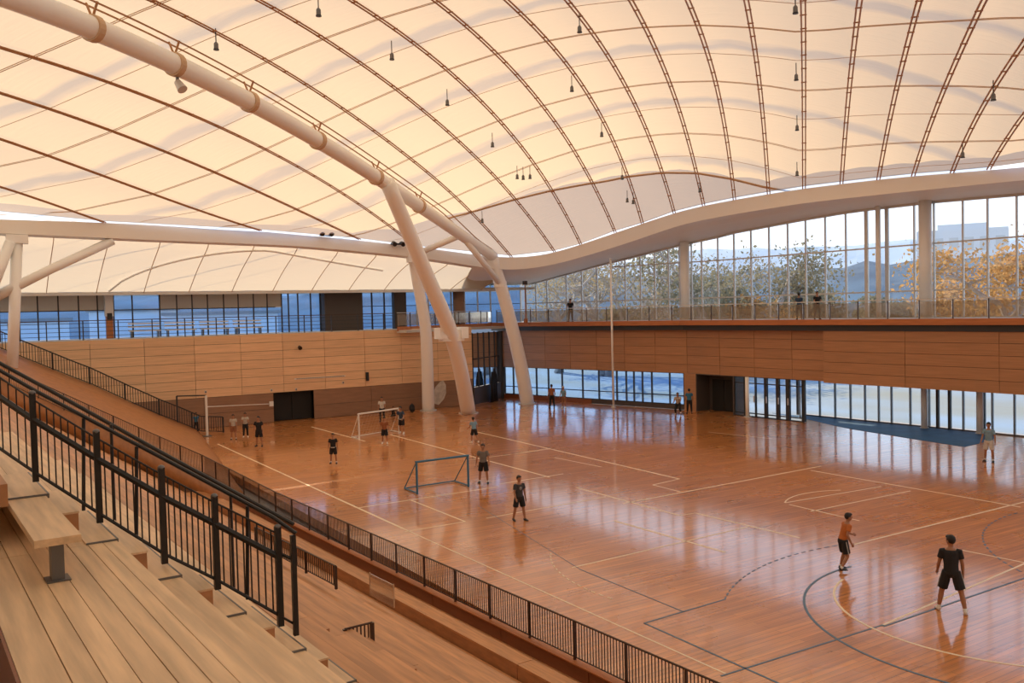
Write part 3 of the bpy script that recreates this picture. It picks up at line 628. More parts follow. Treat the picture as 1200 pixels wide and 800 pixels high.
for p0 in (3, 10, 17, 23.5, 30, 36.5, 43.5, 49.7): purlin(lambda q, p0=p0: p0+(.85*q if q < 0 else 0))
purlin(lambda q: 54.2+(.8*q if q < 0 else 0)+(0 if q < 12 else (q-12)*-.25), q0=22, q1=-8, r_=.04)
for p0 in (6.5, 13.5, 20.2, 26.8, 33.2, 40, 46.6, 52.3): purlin(lambda q, p0=p0: p0+(.85*q if q < 0 else 0), .012, 0, name='seam_cable')
MT['frost'] = membrane('frosted_strip', False)
for nd in MT['frost'].node_tree.nodes:
    if nd.type == 'MIX_SHADER': nd.inputs[0].default_value = .05
    if nd.type == 'MIX': nd.inputs[6].default_value = (.55, .62, .70, 1)
for a, b in zip(curves[:-9], curves[1:-8]):
    mb = MB(); uvs = []
    def endp(c, back, dz): p = c[1][-1]-back; return np.array(pw(p, float(np.interp(p, c[1], c[3])), float(np.interp(p, c[1], c[2]))+dz-(.0 if back > 0 else .05)))
    A0, A1, B0, B1 = endp(a, .22, .05), endp(a, -.4, .0), endp(b, .22, .05), endp(b, -.4, .0)
    mb.v = [tuple(v-cl_) for v in (A0, A1, B1, B0)]; mb.f = [(0, 1, 2, 3)]
    me = mb.mesh('edge_glazing'); ul = me.uv_layers.new(name='UVMap'); link('edge_glazing', me, 'frost', ceil)
# ------------------------------------------------------------------ main arch and columns
arch_px = [(0,-6),(60,12),(120,36),(205,76),(290,119),(370,164),(445,209),(500,247),(545,279),(578,300)]
q_, ap, az_ = solve(arch_px)
co3 = np.polyfit(ap, az_, 3)
pa = np.r_[np.linspace(-12, ap[0], 14)[:-1], np.linspace(ap[0], ap[-1], 40)]
def azf(p):
    if p >= ap[0]: return float(np.polyval(co3, p))
    d = ap[0]-p; return float(np.polyval(co3, ap[0]))-.0045*d*d
arch = empty('main_arch', pw(ap[-1], q_, 0), label='big pale steel tube arch crossing under the membrane roof', cat='arch')
AP = [pw(p, q_, azf(p)) for p in pa]
ch(MB().tube(AP, .36, 18), 'arch_tube', 'white', arch, smooth=True)
mb = MB()
for off in (-.22, .22):
    mb = MB(); mb.tube([pw(p, q_+off, azf(p)+.75*(1 if p < 50 else max(.4, (58-p)/8))) for p in pa], .035, 6); ch(mb, 'upper_cable', 'rib', arch)
for x in (108, 205, 292, 372, 440, 490):
    p = float(np.interp(x, [a for a, b in arch_px], ap)); z = azf(p)
    mb = MB(); mb.tube([pw(p-.12, q_, z), pw(p+.12, q_, z)], .42, 18); ch(mb, 'clamp_ring', 'cable', arch)
    mb = MB(); mb.tube([pw(p, q_, z+.3), pw(p, q_-.22, z+.8)], .04, 6); mb.tube([pw(p, q_, z+.3), pw(p, q_+.22, z+.8)], .04, 6); ch(mb, 'hanger', 'rib', arch)
def apx(x): p = float(np.interp(x, [a for a, b in arch_px], ap)); return np.array(pw(p, q_, azf(p)))
def pxpath(pts, A_, B_):
    """image polyline -> 3-D, distance interpolated between the two known ends"""
    dA, dB = pxd(A_), pxd(B_); L_ = np.r_[0, np.cumsum([math.dist(a, b) for a, b in zip(pts[:-1], pts[1:])])]; L_ /= L_[-1]
    return [CAM+ray(*p)/(ray(*p) @ FW)*(1/((1-f)/dA+f/dB)) for p, f in zip(pts, L_)]
def smoothp(P, n=24):
    P = np.array(P); L_ = np.r_[0, np.cumsum(np.linalg.norm(np.diff(P, axis=0), axis=1))]; t = np.linspace(0, L_[-1], n)
    Q = np.stack([np.interp(t, L_, P[:, i]) for i in range(3)], 1)
    for _ in range(6): Q[1:-1] = (Q[:-2]+2*Q[1:-1]+Q[2:])/4
    return Q
def column(name, pts, A_, B_, r0, r1, label, bracket=None):
    P = smoothp(pxpath(pts, A_, B_)); P[-1][2] = 0; b = P[-1]
    o = empty(name, b, label=label, cat='column')
    rad = [r0+(r1-r0)*i/(len(P)-1) for i in range(len(P))]
    ch(MB().tube(P, rad, 20), 'shaft', 'white', o, smooth=True)
    ch(MB().tube([b, b+np.array([0, 0, .06])], r1+.16, 20), 'base_plate', 'lgrey', o)
    if bracket is not None:
        k = int(np.argmin(np.abs(P[:, 2]-5.5))); c = P[k]; mb = MB().box(c[0]-.75, c[0]+.75, c[1]-.3, c[1]+.3, c[2]-.35, c[2]+.35); ch(mb, 'bracket', 'white', o)
        for s in (-1, 1): ch(MB().box(c[0]+s*.75-.25, c[0]+s*.75+.25, c[1]-.42, c[1]+.42, c[2]-.2, c[2]+.5), 'bracket_head', 'white', o)
    return o, P
c1 = hit(BPLAN, 484, 302)
column('leaning_column', [(484,300),(491,340),(499,380),(501,430),(502,481)], c1+np.array([.3, .4, 0]), fl(502, 481), .36, .44, 'slim pale leaning column left of the tall curved one')
column('leaning_column', [(454,214),(480,275),(505,335),(529,388),(541,437),(549,484)], apx(449), fl(549, 484), .40, .52, 'tall pale curved column reaching up to the big arch', bracket=True)
o3, P3 = column('leaning_column', [(577,302),(590,345),(603,395),(612,435),(618,473)], AP[-1], fl(618, 473), .42, .52, 'pale curved column under the lower end of the arch')
st = arch; k = int(np.argmin(np.abs(P3[:, 2]-8.7)))
ch(MB().tube([apx(540), P3[k]], .2, 14), 'strut', 'white', st, smooth=True); ch(MB().tube([P3[k]-np.array([0, 0, .2]), P3[k]+np.array([0, 0, .2])], .46, 14), 'strut_collar', 'white', st)
ch(MB().tube([c1+np.array([.2, .2, .2]), apx(540)], .2, 14), 'strut', 'white', st, smooth=True); ch(MB().tube([c1+np.array([0, .1, -.3]), c1+np.array([0, .1, .4])], .4, 14), 'strut_collar', 'white', st)
# left column cluster
top = hit(BPLAN, 20, 281); o = empty('tree_column', (*at(12, 395, 1, 52)[:2], 4.6), label='pale branching column at the far left under the ring beam', cat='column')
b_ = at(12, 397, 1, 52.2); tp = at(20, 283, 1, 52.3)
ch(MB().tube([b_-np.array([0, 0, 2]), tp], .27, 16), 'shaft', 'white', o, smooth=True)
ch(MB().tube([at(132, 282, 1, 52.6), at(60, 315, 1, 52.4), at(-10, 350, 1, 52.2)], [.24, .24, .26], 16), 'branch', 'white', o, smooth=True)
ch(MB().tube([at(12, 284, 1, 52.1), at(-14, 350, 1, 51.8)], .26, 16), 'branch', 'white', o, smooth=True)
ch(MB().box(tp[0]-.5, tp[0]+.5, tp[1]-.3, tp[1]+.4, tp[2]-.1, tp[2]+.35), 'cap_plate', 'white', o)
# thin white pole and orange cable pole
p = fl(719, 477); o = empty('white_pole', p, label='thin tall white pole standing near the right glazing', cat='pole'); MB().tube([(0, 0, 0), (0, 0, 10.5)], .075, 10).build('shaft', 'white', o, smooth=True); MB().tube([(0, 0, 0), (0, 0, .05)], .18, 12).build('base_plate', 'lgrey', o)
p = hit(WPLAN, 625, 372); p = p+np.array([-.9, -.3, 0]); o = empty('orange_cable', (p[0], p[1], 6.05), label='thin orange cable pole above the walkway by the corner', cat='cable'); MB().tube([(0, 0, .1), (0, 0, 2.9)], .045, 6).build('cable', 'fascia', o); MB().box(-.15, .15, -.12, .12, 2.9, 3.2).build('pulley_box', 'bronze', o); MB().box(-.12, .12, -.1, .1, 0, .3).build('anchor', 'fascia', o)
# ------------------------------------------------------------------ canopy membrane between ring beam and far windows
can = empty('ceiling_canopy', (12, 56, 9.5), label='low cream canopy membrane between ring beam and far windows', kind='structure')
xs = list(np.linspace(-9, 34.5, 17)); lc = np.array(can.location)
def canz(x, f):
    za = interp(x, pr[:, 0][pr[:, 0] < 35], pr[:, 3][pr[:, 0] < 35]) if True else 0
    zb = 8.68; return za+.15+(zb-za-.15)*(f**.8)+ .28*math.sin(f*math.pi)
inner = pr[(pr[:, 1] > 49)]; inner = inner[np.argsort(inner[:, 0])]
def cany(x, f): ya = interp(x, inner[:, 0], inner[:, 1])+.75; return ya+(BY+1.6-ya)*f
for a, b in zip(xs[:-1], xs[1:]):
    mb = MB(); uvs = []
    for i in range(9):
        for j in range(4):
            x = a+(b-a)*j/3; f = i/8; mb.v.append((x-lc[0], cany(x, f)-lc[1], canz(x, f)+.1*math.sin(math.pi*j/3)-lc[2])); uvs.append((x, f*6))
    for i in range(8):
        for j in range(3): k = i*4+j; mb.f.append((k, k+1, k+5, k+4))
    me = mb.mesh('canopy_panel', True); ul = me.uv_layers.new(name='UVMap')
    for lp in me.loops: ul.data[lp.index].uv = uvs[lp.vertex_index]
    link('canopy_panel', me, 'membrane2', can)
for x in xs: ch(MB().tube([(x, cany(x, f), canz(x, f)-.03) for f in np.linspace(0, 1, 9)], .025, 5), 'canopy_rib', 'cable', can)
cp = []
for f in np.linspace(0, 1, 30):
    x = 8.0+17*f; g = .95-.85*math.sin(math.pi*min(1, f*1.0))**.7 if f < .5 else .1+.35*(f-.5)*2; cp.append((x, cany(x, g), canz(x, g)-.05))
ch(MB().tube(cp, .06, 8), 'canopy_arch', 'white', can)
ch(MB().box(-9, 36.5, BY+1.5, BY+1.7, 8.55, 8.75), 'canopy_edge', 'lgrey', can)
MB().box(-9.5, 39.6, BY+1.7, BY+9.0, 8.66, 8.85).build('ceiling_balcony', 'greypanel', label='soffit over the far balcony, with added eaves blocking the sun', kind='structure')  # outer part past the windows is added to block sun
# ------------------------------------------------------------------ stands
SA = math.radians(3.0); ST = np.array([math.cos(SA), math.sin(SA)]); SS = np.array([-math.sin(SA), math.cos(SA)])
def sw(t, s, z=0): v = ST*t+SS*s; return np.array([v[0], v[1], z])
def wst(P): return float(P[0]*ST[0]+P[1]*ST[1]), float(P[0]*SS[0]+P[1]*SS[1])
# ramp at the far end: inner and outer rails (base lines)
inn = [at(x, y+21*f, 1, Y) for x, y, Y, f in [(300,562,31,1),(240,535,38,1),(170,503,42,1),(100,471,45,1),(50,448,47,1),(0,425,48.5,1),(-60,398,50,1)]]
out = [at(x, y, 1, 55.0) for x, y in [(262,515),(236,506),(212,496),(186,486),(154,472),(108,451),(84,442),(26,419),(-30,396)]]
inn[0][2] = 0.05
for o_ in out[:1]: o_[2] = .0
stand = empty('bleacher_stand', (0, 0, 0), rotz=SA, label='timber bleacher stand with long stepped planks in the foreground', cat='bleachers')
TR = [.90, 1.25, 1.62, 1.99, 2.34, 2.67]; TL = [.61, 1.05, 1.43, 1.81, 2.16, 2.51]; SI = [7.25, 6.68, 6.47, 6.22, 6.0, 5.89]; ZI = [5.73-.28*i for i in range(6)]
for k in range(1, 17):
    t_ = 2.67+.4425*k; TR.append(t_); ZI.append(4.33-.284*k)
it = [wst(p) for p in inn]; it_t = [a for a, b in it][::-1]; it_s = [b for a, b in it][::-1]
def send(t): return interp(t, it_t, it_s)-.25 if t < it_t[-1] else it_s[-1]
def plank(t0, t1, s0, s1, z, th=.04, m='plank', gap=.0025, name='plank'):
    return MB().box(t0+gap, t1-gap, s0, s1, z-th, z).build(name, m, stand)
NT = len(TR)
for i in range(NT):
    t0 = .25 if i == 0 else TR[i-1]; t1 = TR[i]; z = ZI[i]; S1 = send(t1)+.3
    if i == 0: segs = [(SI[0], 14), (14, 30), (30, 49)]
    else: segs = [(.3 if i < 12 else 2.0, SI[i]+.0 if i < 6 else 9), (SI[i] if i < 6 else 9, 17), (17, 28), (28, S1)]
    bd = [t0, t0+(t1-t0)/3, t0+2*(t1-t0)/3, t1]
    if i == 0: bd = [.25, .40, .61, .755, .90]
    if i == 1: bd = [.40, .58, .70, .82, .945, 1.06, 1.155, 1.25]
    if 2 <= i <= 5: bd = [t0-.02, t0+.6*(t1-t0), t1]
    for j, (a, b) in enumerate(zip(bd[:-1], bd[1:])):
        for s0, s1 in segs:
            if s1-s0 < .3: continue
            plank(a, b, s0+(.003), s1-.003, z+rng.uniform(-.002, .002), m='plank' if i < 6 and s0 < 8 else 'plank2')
    # riser board at front (court side)
    MB().box(t1-.03, t1-.006, segs[0][0], S1, z-.30, z-.042).build('riser', 'block', stand)
plank(.40, .61, SI[0], 12, ZI[1], m='plank')
MB().box(.385, .40, .3, 12, ZI[1]-.45, ZI[1]-.002).build('edge_board', 'redwood', stand)
# aisle step plates with dark metal nosing and half-step blocks
for i in range(6):
    s1 = SI[i]+1.15
    MB().box(TL[i], TR[i]-.004, SI[i], s1, ZI[i]+.003, ZI[i]+.012).build('step_plate', 'plank', stand)
    MB().box(TR[i]-.004, TR[i]+.008, SI[i]-.008, s1, ZI[i]-.02, ZI[i]+.014).build('step_nosing', 'grey', stand)
    MB().box(TL[i], TR[i]+.008, SI[i]-.010, SI[i], ZI[i]-.004, ZI[i]+.014).build('step_nosing', 'grey', stand)
SE = [7.0, 7.14, 6.75, 6.47, 6.19, 6.07]
for i in range(1, 6): MB().box(TR[i-1]+.01, TL[i]+.03, SE[i], SE[i]+1.0, ZI[i]+.004, ZI[i]+.14).build('step_block', 'block', stand); MB().box(TR[i-1]+.005, TL[i]+.035, SE[i]-.006, SE[i]+1.0, ZI[i]+.14, ZI[i]+.155).build('step_tread', 'plank', stand)
MB().box(.44, .62, 6.98, 8.0, ZI[0]+.004, ZI[0]+.16).build('step_block', 'block', stand)
# short raised bench plank on bracket
MB().box(.635, .885, 5.78, SI[0]-.012, ZI[0]-.045, ZI[0]).build('bench_plank', 'plank', stand)
MB().box(.73, .80, 5.86, 5.95, ZI[1]+.003, ZI[0]-.046).build('bench_bracket', 'grey', stand); MB().box(.70, .83, 5.83, 5.98, ZI[1]+.003, ZI[1]+.010).build('bench_bracket', 'grey', stand)
# lower aisle blocks
for t_, s_, z_, hh in ((TR[9]-.02, 8.6, ZI[10], .14), (TR[11]-.02, 8.2, ZI[12], .14), (TR[13]-.02, 8.0, ZI[14], .14), (TR[7]-.02, 8.9, ZI[8], .14)):
    MB().box(t_+.03, t_+.22, s_, s_+1.2, z_+.004, z_+hh).build('step_block', 'block', stand)
# front well floor, bench and parapet
zf = ZI[-1]-.06
for j in range(4): plank(9.75+j*.25, 9.75+(j+1)*.25, 2, 38, zf, m='plank2')
for a, b in ((2, 8), (8.02, 14), (14.02, 20), (20.02, 27), (27.02, 34)):
    MB().box(9.78, 9.82, a, b, zf+.003, .03).build('bench_back', 'block', stand); MB().box(9.78, 10.18, a, b, .03, .075).build('bench_seat', 'plank2', stand)
par = empty('wall_parapet', (*sw(10.75, 10)[:2], 0), rotz=SA, label='dark red timber parapet under the front railing', kind='structure')
for a in range(-9, 27, 3):
    MB().box(0, .1, a+.01, a+2.99, -.7, .02).build('panel', 'redwood', par)
MB().box(-.04, .16, -9, 27, .021, .05).build('capping', 'fascia', par)
# enclosure behind the camera
MB().box(-4.3, -4.0, -22, 52, 0, 10.5).build('wall_behind_stand', 'panel', rotz=SA, label='timber wall closing the top of the stand behind the viewer', kind='structure')
MB().box(-6, 47, -22.4, -22.0, 0, 10).build('wall_near_end', 'panel', label='timber end wall far to the right behind the viewer', kind='structure')
MB().box(-4, .25, -22, 44, 4.9, 5.0).build('floor_stand_top', 'concrete', rotz=SA, label='concrete landing at the top of the stand', kind='structure')
# ------------------------------------------------------------------ railings
def picket_rail(path, height, name, label, sp=.085, post_every=1.5, pr_=.0075, post=.022, m='bronze', limit=300, top_r=.022, zbot=.06, near_first=True):
    """path: base polyline (3-D)."""
    P = np.array(path, float); L_ = np.r_[0, np.cumsum(np.linalg.norm(np.diff(P[:, :2], axis=0), axis=1))]
    f = lambda s: np.array([np.interp(s, L_, P[:, i]) for i in range(3)])
    o = empty(name, P[0], label=label, cat='railing'); O = P[0]
    n = max(2, int(L_[-1]/.8)); pts = [f(s)-O for s in sorted(set(list(np.linspace(0, L_[-1], n))+list(L_)))]
    up = np.array([0, 0, 1.])
    for nm, z, r_ in (('top_rail', height, top_r), ('bottom_rail', zbot, top_r*.7)):
        MB().tube([p+up*z for p in pts], r_, 6).build(nm, m, o)
    np_ = max(1, round(L_[-1]/post_every)); pm_ = MB().box(-post, post, -post, post, 0, height).mesh('post')
    posts = [L_[-1]*i/np_ for i in range(np_+1)]
    for s in posts: link('post', pm_, m, o, loc=f(s)-O)
    km = MB().box(-pr_, pr_, -pr_, pr_, zbot, height).mesh('picket'); cnt = 0; rest = MB()
    allp = [f(s)-O for s in np.arange(sp, L_[-1], sp) if min(abs(s-q) for q in posts) > sp*.4]
    for i, p in enumerate(allp):
        if i < limit: link('picket', km, m, o, loc=p)
        else: rest.box(p[0]-pr_, p[0]+pr_, p[1]-pr_, p[1]+pr_, p[2]+zbot, p[2]+height)
    if rest.v: rest.build('pickets', m, o, kind='stuff')
    return o
fpath = [sw(10.85, s, .05) for s in (6, 30)]+[np.array([*p[:2], p[2]]) for p in inn[1:]]
picket_rail(fpath, .78, 'front_railing', 'long bronze picket railing between the stand and the court')
picket_rail(out, .95, 'ramp_railing', 'dark picket railing climbing the ramp in front of far wall', sp=.14, post_every=1.9, pr_=.016, post=.045, m='black', top_r=.035)
# ramp surface
rm = MB(); nI = 24
def res(P, n):
    P = np.array(P); L_ = np.r_[0, np.cumsum(np.linalg.norm(np.diff(P, axis=0), axis=1))]; L_ /= L_[-1]; return np.stack([np.interp(np.linspace(0, 1, n), L_, P[:, i]) for i in range(3)], 1)
ia = res([np.array([*sw(10.9, 33)[:2], .0])]+[p for p in inn[1:]], nI); ob = res([np.array([12.2, 54.9, .0])]+[p for p in out[1:]], nI)
for a, b in zip(ia, ob):
    for f in np.linspace(0, 1, 6): p = a+(b-a)*f; rm.v.append((p[0], p[1], p[2]+.01))
nb = len(rm.v); rm.v += [(x, y, z-(1.9 if k_ % 6 == 0 else .25)) for k_, (x, y, z) in enumerate(rm.v)]
for i in range(nI-1):
    for j in range(5): k = i*6+j; rm.f += [(k, k+6, k+7, k+1), (nb+k, nb+k+1, nb+k+7, nb+k+6)]
    for j in (0, 5): k = i*6+j; rm.f.append((k, k+6, nb+k+6, nb+k) if j else (k, nb+k, nb+k+6, k+6))
for (i, s) in ((0, 1), (nI-1, -1)):
    for j in range(5): k = i*6+j; rm.f.append((k, k+1, nb+k+1, nb+k) if s > 0 else (k+1, k, nb+k, nb+k+1))
rm.build('floor_ramp', 'ramp', smooth=True, label='orange timber ramp rising at the far end of the stand', kind='structure')
# near stair railing
posts = [(-40,405,508),(42,460,564),(117,505,612),(193,547,660),(255,580,690),(329,616,733)]
base = []
for x, yt, yb in posts:
    z = 5.73-.28*(x-57)/72; t_, s_ = wst(fl(x, yb, z)); b = sw(t_, s_, z); d = pxd(b); base.append((b, (yb-yt)/F*d))
o = empty('stair_railing', base[0][0], label='black steel stair railing with pickets descending in the foreground', cat='railing'); O = base[0][0]
up = np.array([0, 0, 1.])
for b, hgt in base:
    po_ = MB().box(-.022, .022, -.022, .022, 0, hgt).build('post', 'black', o, loc=b-O); MB().ell((0, 0, hgt), (.026, .026, .02)).build('post_cap', 'grey', po_)
for nm, f, r_ in (('top_bar', .93, .008), ('handrail', .70, .026), ('bottom_bar', .10, .013)):
    MB().tube([b-O+up*hgt*f for b, hgt in base], r_, 6).build(nm, 'black', o)
for (a, ha), (b, hb) in zip(base[:-1], base[1:]):
    for k in range(1, 9):
        f = k/9; p = a+(b-a)*f; hh = ha+(hb-ha)*f; MB().box(-.005, .005, -.005, .005, hh*.1, hh*.93).build('picket', 'black', o, loc=p-O)
e0 = base[-1][0]; z = 5.73-.28*(347-57)/72; eb = fl(347, 744, z); hh = (744-626)/F*pxd(eb)
o2 = o; O2 = O
MB().box(-.018, .018, -.018, .018, 0, hh).build('end_post', 'black', o2, loc=eb-O)
la = base[1][0]+ST.tolist()[0]*np.array([.0, 0, 0]); 
def along(xp, yp, dref): r_ = ray(xp, yp); return CAM+r_/(r_ @ FW)*dref
d0 = pxd(base[1][0])*1.06; d1_ = pxd(eb)
MB().tube([along(-40, 411, d0*1.02)-O2, along(42, 458, d0)-O2, along(180, 531, (d0+d1_)/2*1.01)-O2, along(320, 606, d1_*1.005)-O2, along(347, 625, d1_)-O2], .016, 8).build('upper_rail', 'black', o2)
for xp, yp, yb in ((290, 593, 702), (160, 523, 628), (98, 490, 598)):
    dd = np.interp(xp, [42, 347], [d0, d1_]); a = along(xp, yp, dd); b = along(xp, yb, dd); MB().tube([b-O2, a-O2], .014, 6).build('post', 'black', o2)
MB().tube([along(329, 649, d1_)-O2, along(347, 657, d1_)-O2], .014, 6).build('mid_bar', 'black', o2); MB().tube([along(329, 722, d1_)-O2, along(347, 732, d1_)-O2], .010, 6).build('low_bar', 'black', o2)
d2 = d1_*1.22; eb3 = along(344, 614, d2); o3 = empty('lower_handrail', (eb3[0], eb3[1], eb3[2]-.9), label='black sloping handrail with free end behind the stair railing', cat='railing'); O3 = np.array(o3.location)
MB().tube([along(-40, 404, d2*1.10)-O3, along(60, 458, d2*1.08)-O3, along(200, 536, d2*1.04)-O3, eb3-O3], .02, 8).build('bar', 'black', o3)
for xp, yp in ((270, 574), (130, 497)):
    a = along(xp, yp, d2*1.03); MB().tube([a-O3-np.array([0, 0, .95]), a-O3], .014, 6).build('post', 'black', o3)
# mid-stand low barriers
def on_tier(i, x, y): return fl(x, y, ZI[i])
b0 = on_tier(13, 394, 690); b1 = on_tier(13, 300, 640)
picket_rail([b0, b1], .42, 'stand_barrier', 'low bronze picket barrier half way down the stand', sp=.09, post_every=1.2, m='bronze', top_r=.018, limit=200)
b0 = on_tier(10, 434, 758)+np.array([.03, 0, .03]); b1 = b0-np.array([ST[0], ST[1], 0])*.36
picket_rail([b0, b1], .27, 'stand_barrier', 'short bronze picket guard at the lower aisle of the stand', sp=.05, post_every=.5, m='bronze', top_r=.014)
ga = fl(434, 697, ZI[18]); gb = fl(462, 712, ZI[18]); o = empty('glass_screen', ga, label='small clear glass screen at the front of the stand', cat='screen')
dv = gb-ga; MB().wall((0, 0), dv[:2], 0, .5, -.006, .006).build('pane', 'glassr', o)
for q in ((0, 0), dv[:2]): MB().box(q[0]-.012, q[0]+.012, q[1]-.012, q[1]+.012, 0, .52).build('post', 'cable', o)
# ------------------------------------------------------------------ hanging lamps
def roof_hit(x, y, drop):
    r_ = ray(x, y); lo, hi = 5., 90.
    for t_ in np.linspace(8, 80, 400):
        P = CAM+r_*t_; p = float(P[:2] @ RD); q = float(P[:2] @ QL)
        if P[2] > surf(p, q)-drop: return P
    return None
lamps = [((679,30),'first lamp from the left in the upper row of the vault'),((670,101),'lamp left of centre high on the vault'),((705,155),'lamp left of centre half way down the vault'),((729,206),'lamp low on the vault left of the centre line'),((932,6),'topmost lamp of the four on the central vertical line'),((933,87),'second lamp from the top on the central vertical line'),((934,147),'third lamp from the top on the central vertical line'),((934,201),'lowest lamp of the four on the central vertical line'),((820,221),'lamp near the ring beam right of the low lamp pair'),((1164,109),'upper lamp of the two at the right edge of the vault'),((1128,178),'lower lamp of the two at the right edge of the vault'),((373,9),'lamp at the top edge near the bright sun spot'),((253,49),'lamp just above the big arch near the sun spot'),((459,62),'lamp high on the vault above the arch middle'),((524,117),'lamp between two bronze ribs above the curved column'),((577,167),'lamp above the lamp cluster left of centre'),((565,257),'small lamp just above the lower end of the arch'),((735,233),'left lamp of the low pair over the pale purlin'),((742,235),'right lamp of the low pair over the pale purlin'),((606,205),'left lamp of the cluster of three'),((613,206),'middle lamp of the cluster of three'),((621,205),'right lamp of the cluster of three')]
body = MB().tube([(0, 0, -.34), (0, 0, -.16), (0, 0, -.1)], [.085, .08, .04], 10).mesh('lamp_body'); rod = MB().tube([(0, 0, -.12), (0, 0, .38)], .02, 6).mesh('hanging_rod'); lens = MB().tube([(0, 0, -.38), (0, 0, -.34)], .10, 10).mesh('lens_ring')
for (x, y), lab in lamps:
    P = roof_hit(x, y-3, .30)
    if P is None: continue
    o = empty('hanging_lamp', P, label='small dark hanging '+lab, cat='lamp', group='lamps hung from the vault')
    lb_ = link('lamp_body', body, 'grey', o); link('hanging_rod', rod, 'dark', o); link('lens_ring', lens, 'dark', lb_)
for (x, y), lab in (((380, 274), 'black twin floodlight on the ring beam left of the columns'), ((464, 286), 'black twin floodlight on the ring beam beside the curved column')):
    P = hit(BPLAN, x, y); o = empty('beam_floodlight', P+np.array([0, -.25, .0]), label=lab, cat='light')
    for s in (-.28, .28): MB().tube([(s, .1, .1), (s*1.1, -.25, -.05)], [.12, .16], 10).build('head', 'black', o)
    MB().box(-.4, .4, .1, .2, -.05, .05).build('bracket', 'dark', o)
P = apx(207); o = empty('arch_spotlight', P+np.array([0, 0, -.72]), label='silver spotlight clamped under the big arch', cat='light')
MB().tube([(0, 0, .15), (.12, -.2, -.15)], [.12, .18], 12).build('head', 'lgrey', o); MB().box(-.05, .05, -.05, .05, .1, .3).build('clamp', 'grey', o)
# ------------------------------------------------------------------ goals
def goal(A_, B_, hgt, depth, m, label, r_=.04, back=None, net=True):
    A_ = np.array(A_, float); B_ = np.array(B_, float); d = B_-A_; L_ = np.hypot(*d[:2]); d /= L_; n_ = np.array([d[1], -d[0], 0]) if back is None else np.array(back, float)
    n_ = n_/np.linalg.norm(n_); o = empty('small_goal', A_, label=label, cat='goal'); up = np.array([0, 0, 1.]); Z = np.zeros(3); E_ = d*L_
    T = lambda p, q, nm, rr=r_: MB().tube([p, q], rr, 8).build(nm, m, o)
    T(Z, up*hgt, 'post'); T(E_, E_+up*hgt, 'post'); T(up*hgt-d*r_, E_+up*hgt+d*r_, 'crossbar')
    for c in (Z, E_):
        T(c+up*r_, c+n_*depth+up*r_, 'ground_bar', r_*.7); T(c+up*hgt, c+n_*depth+up*r_, 'back_stay', r_*.5)
    T(n_*depth+up*r_, E_+n_*depth+up*r_, 'rear_bar', r_*.6)
    if net:
        mb = MB(); 
        for i in range(13):
            f = i/12; mb.tube([E_*f+up*hgt, E_*f+n_*depth+up*.05], .004, 3, False)
        for i in range(1, 8):
            g = i/8; mb.tube([up*hgt*(1-g)+n_*depth*g, E_+up*hgt*(1-g)+n_*depth*g], .004, 3, False)
        mb.build('net', 'net', o, kind='stuff')
    return o
ga = fl(489, 579); gb = fl(549, 570); hg = 38/F*pxd(ga); nb_ = fl(474, 573)-ga
goal(ga, gb, hg, float(np.hypot(*nb_[:2])), 'goalblue', 'small blue and white goal frame in the middle of the court', .045, back=nb_*np.array([1, 1, 0]), net=False)
ga = fl(421, 515); gb = fl(468, 507); hg = 30/F*pxd(ga); nb_ = fl(412, 513)-ga
goal(ga, gb, hg, float(np.hypot(*nb_[:2])), 'goalwhite', 'small white goal frame with open net near the far columns', .05, back=nb_*np.array([1, 1, 0]))
# tall frame goal by the ramp
p = fl(243, 511); o = empty('tall_frame', p, label='tall pale goal frame standing at the foot of the ramp', cat='goal')
hh = 48/F*pxd(p); MB().box(-.06, .06, -.06, .06, 0, hh).build('post', 'goalwhite', o); q = at(207, 464, 1, p[1]+1.0); q2 = q-p; MB().tube([(0, 0, hh), tuple(q2)], .04, 6).build('crossbar', 'dark', o); q3 = at(318, 473, 1, BY-.3)-p
MB().tube([(0, 0, hh*.72), tuple(q3)], .025, 6).build('cross_tape', 'goalwhite', o); MB().box(-.22, .22, -.22, .22, 0, .04).build('foot_plate', 'grey', o); MB().box(q3[0]-.13, q3[0]+.13, q3[1]-.05, q3[1]+.05, q3[2]-.16, q3[2]+.16).build('winch_box', 'goalwhite', o)
MB().tube([(q2[0], q2[1], -p[2]), tuple(q2)], .05, 8).build('post', 'dark', o)
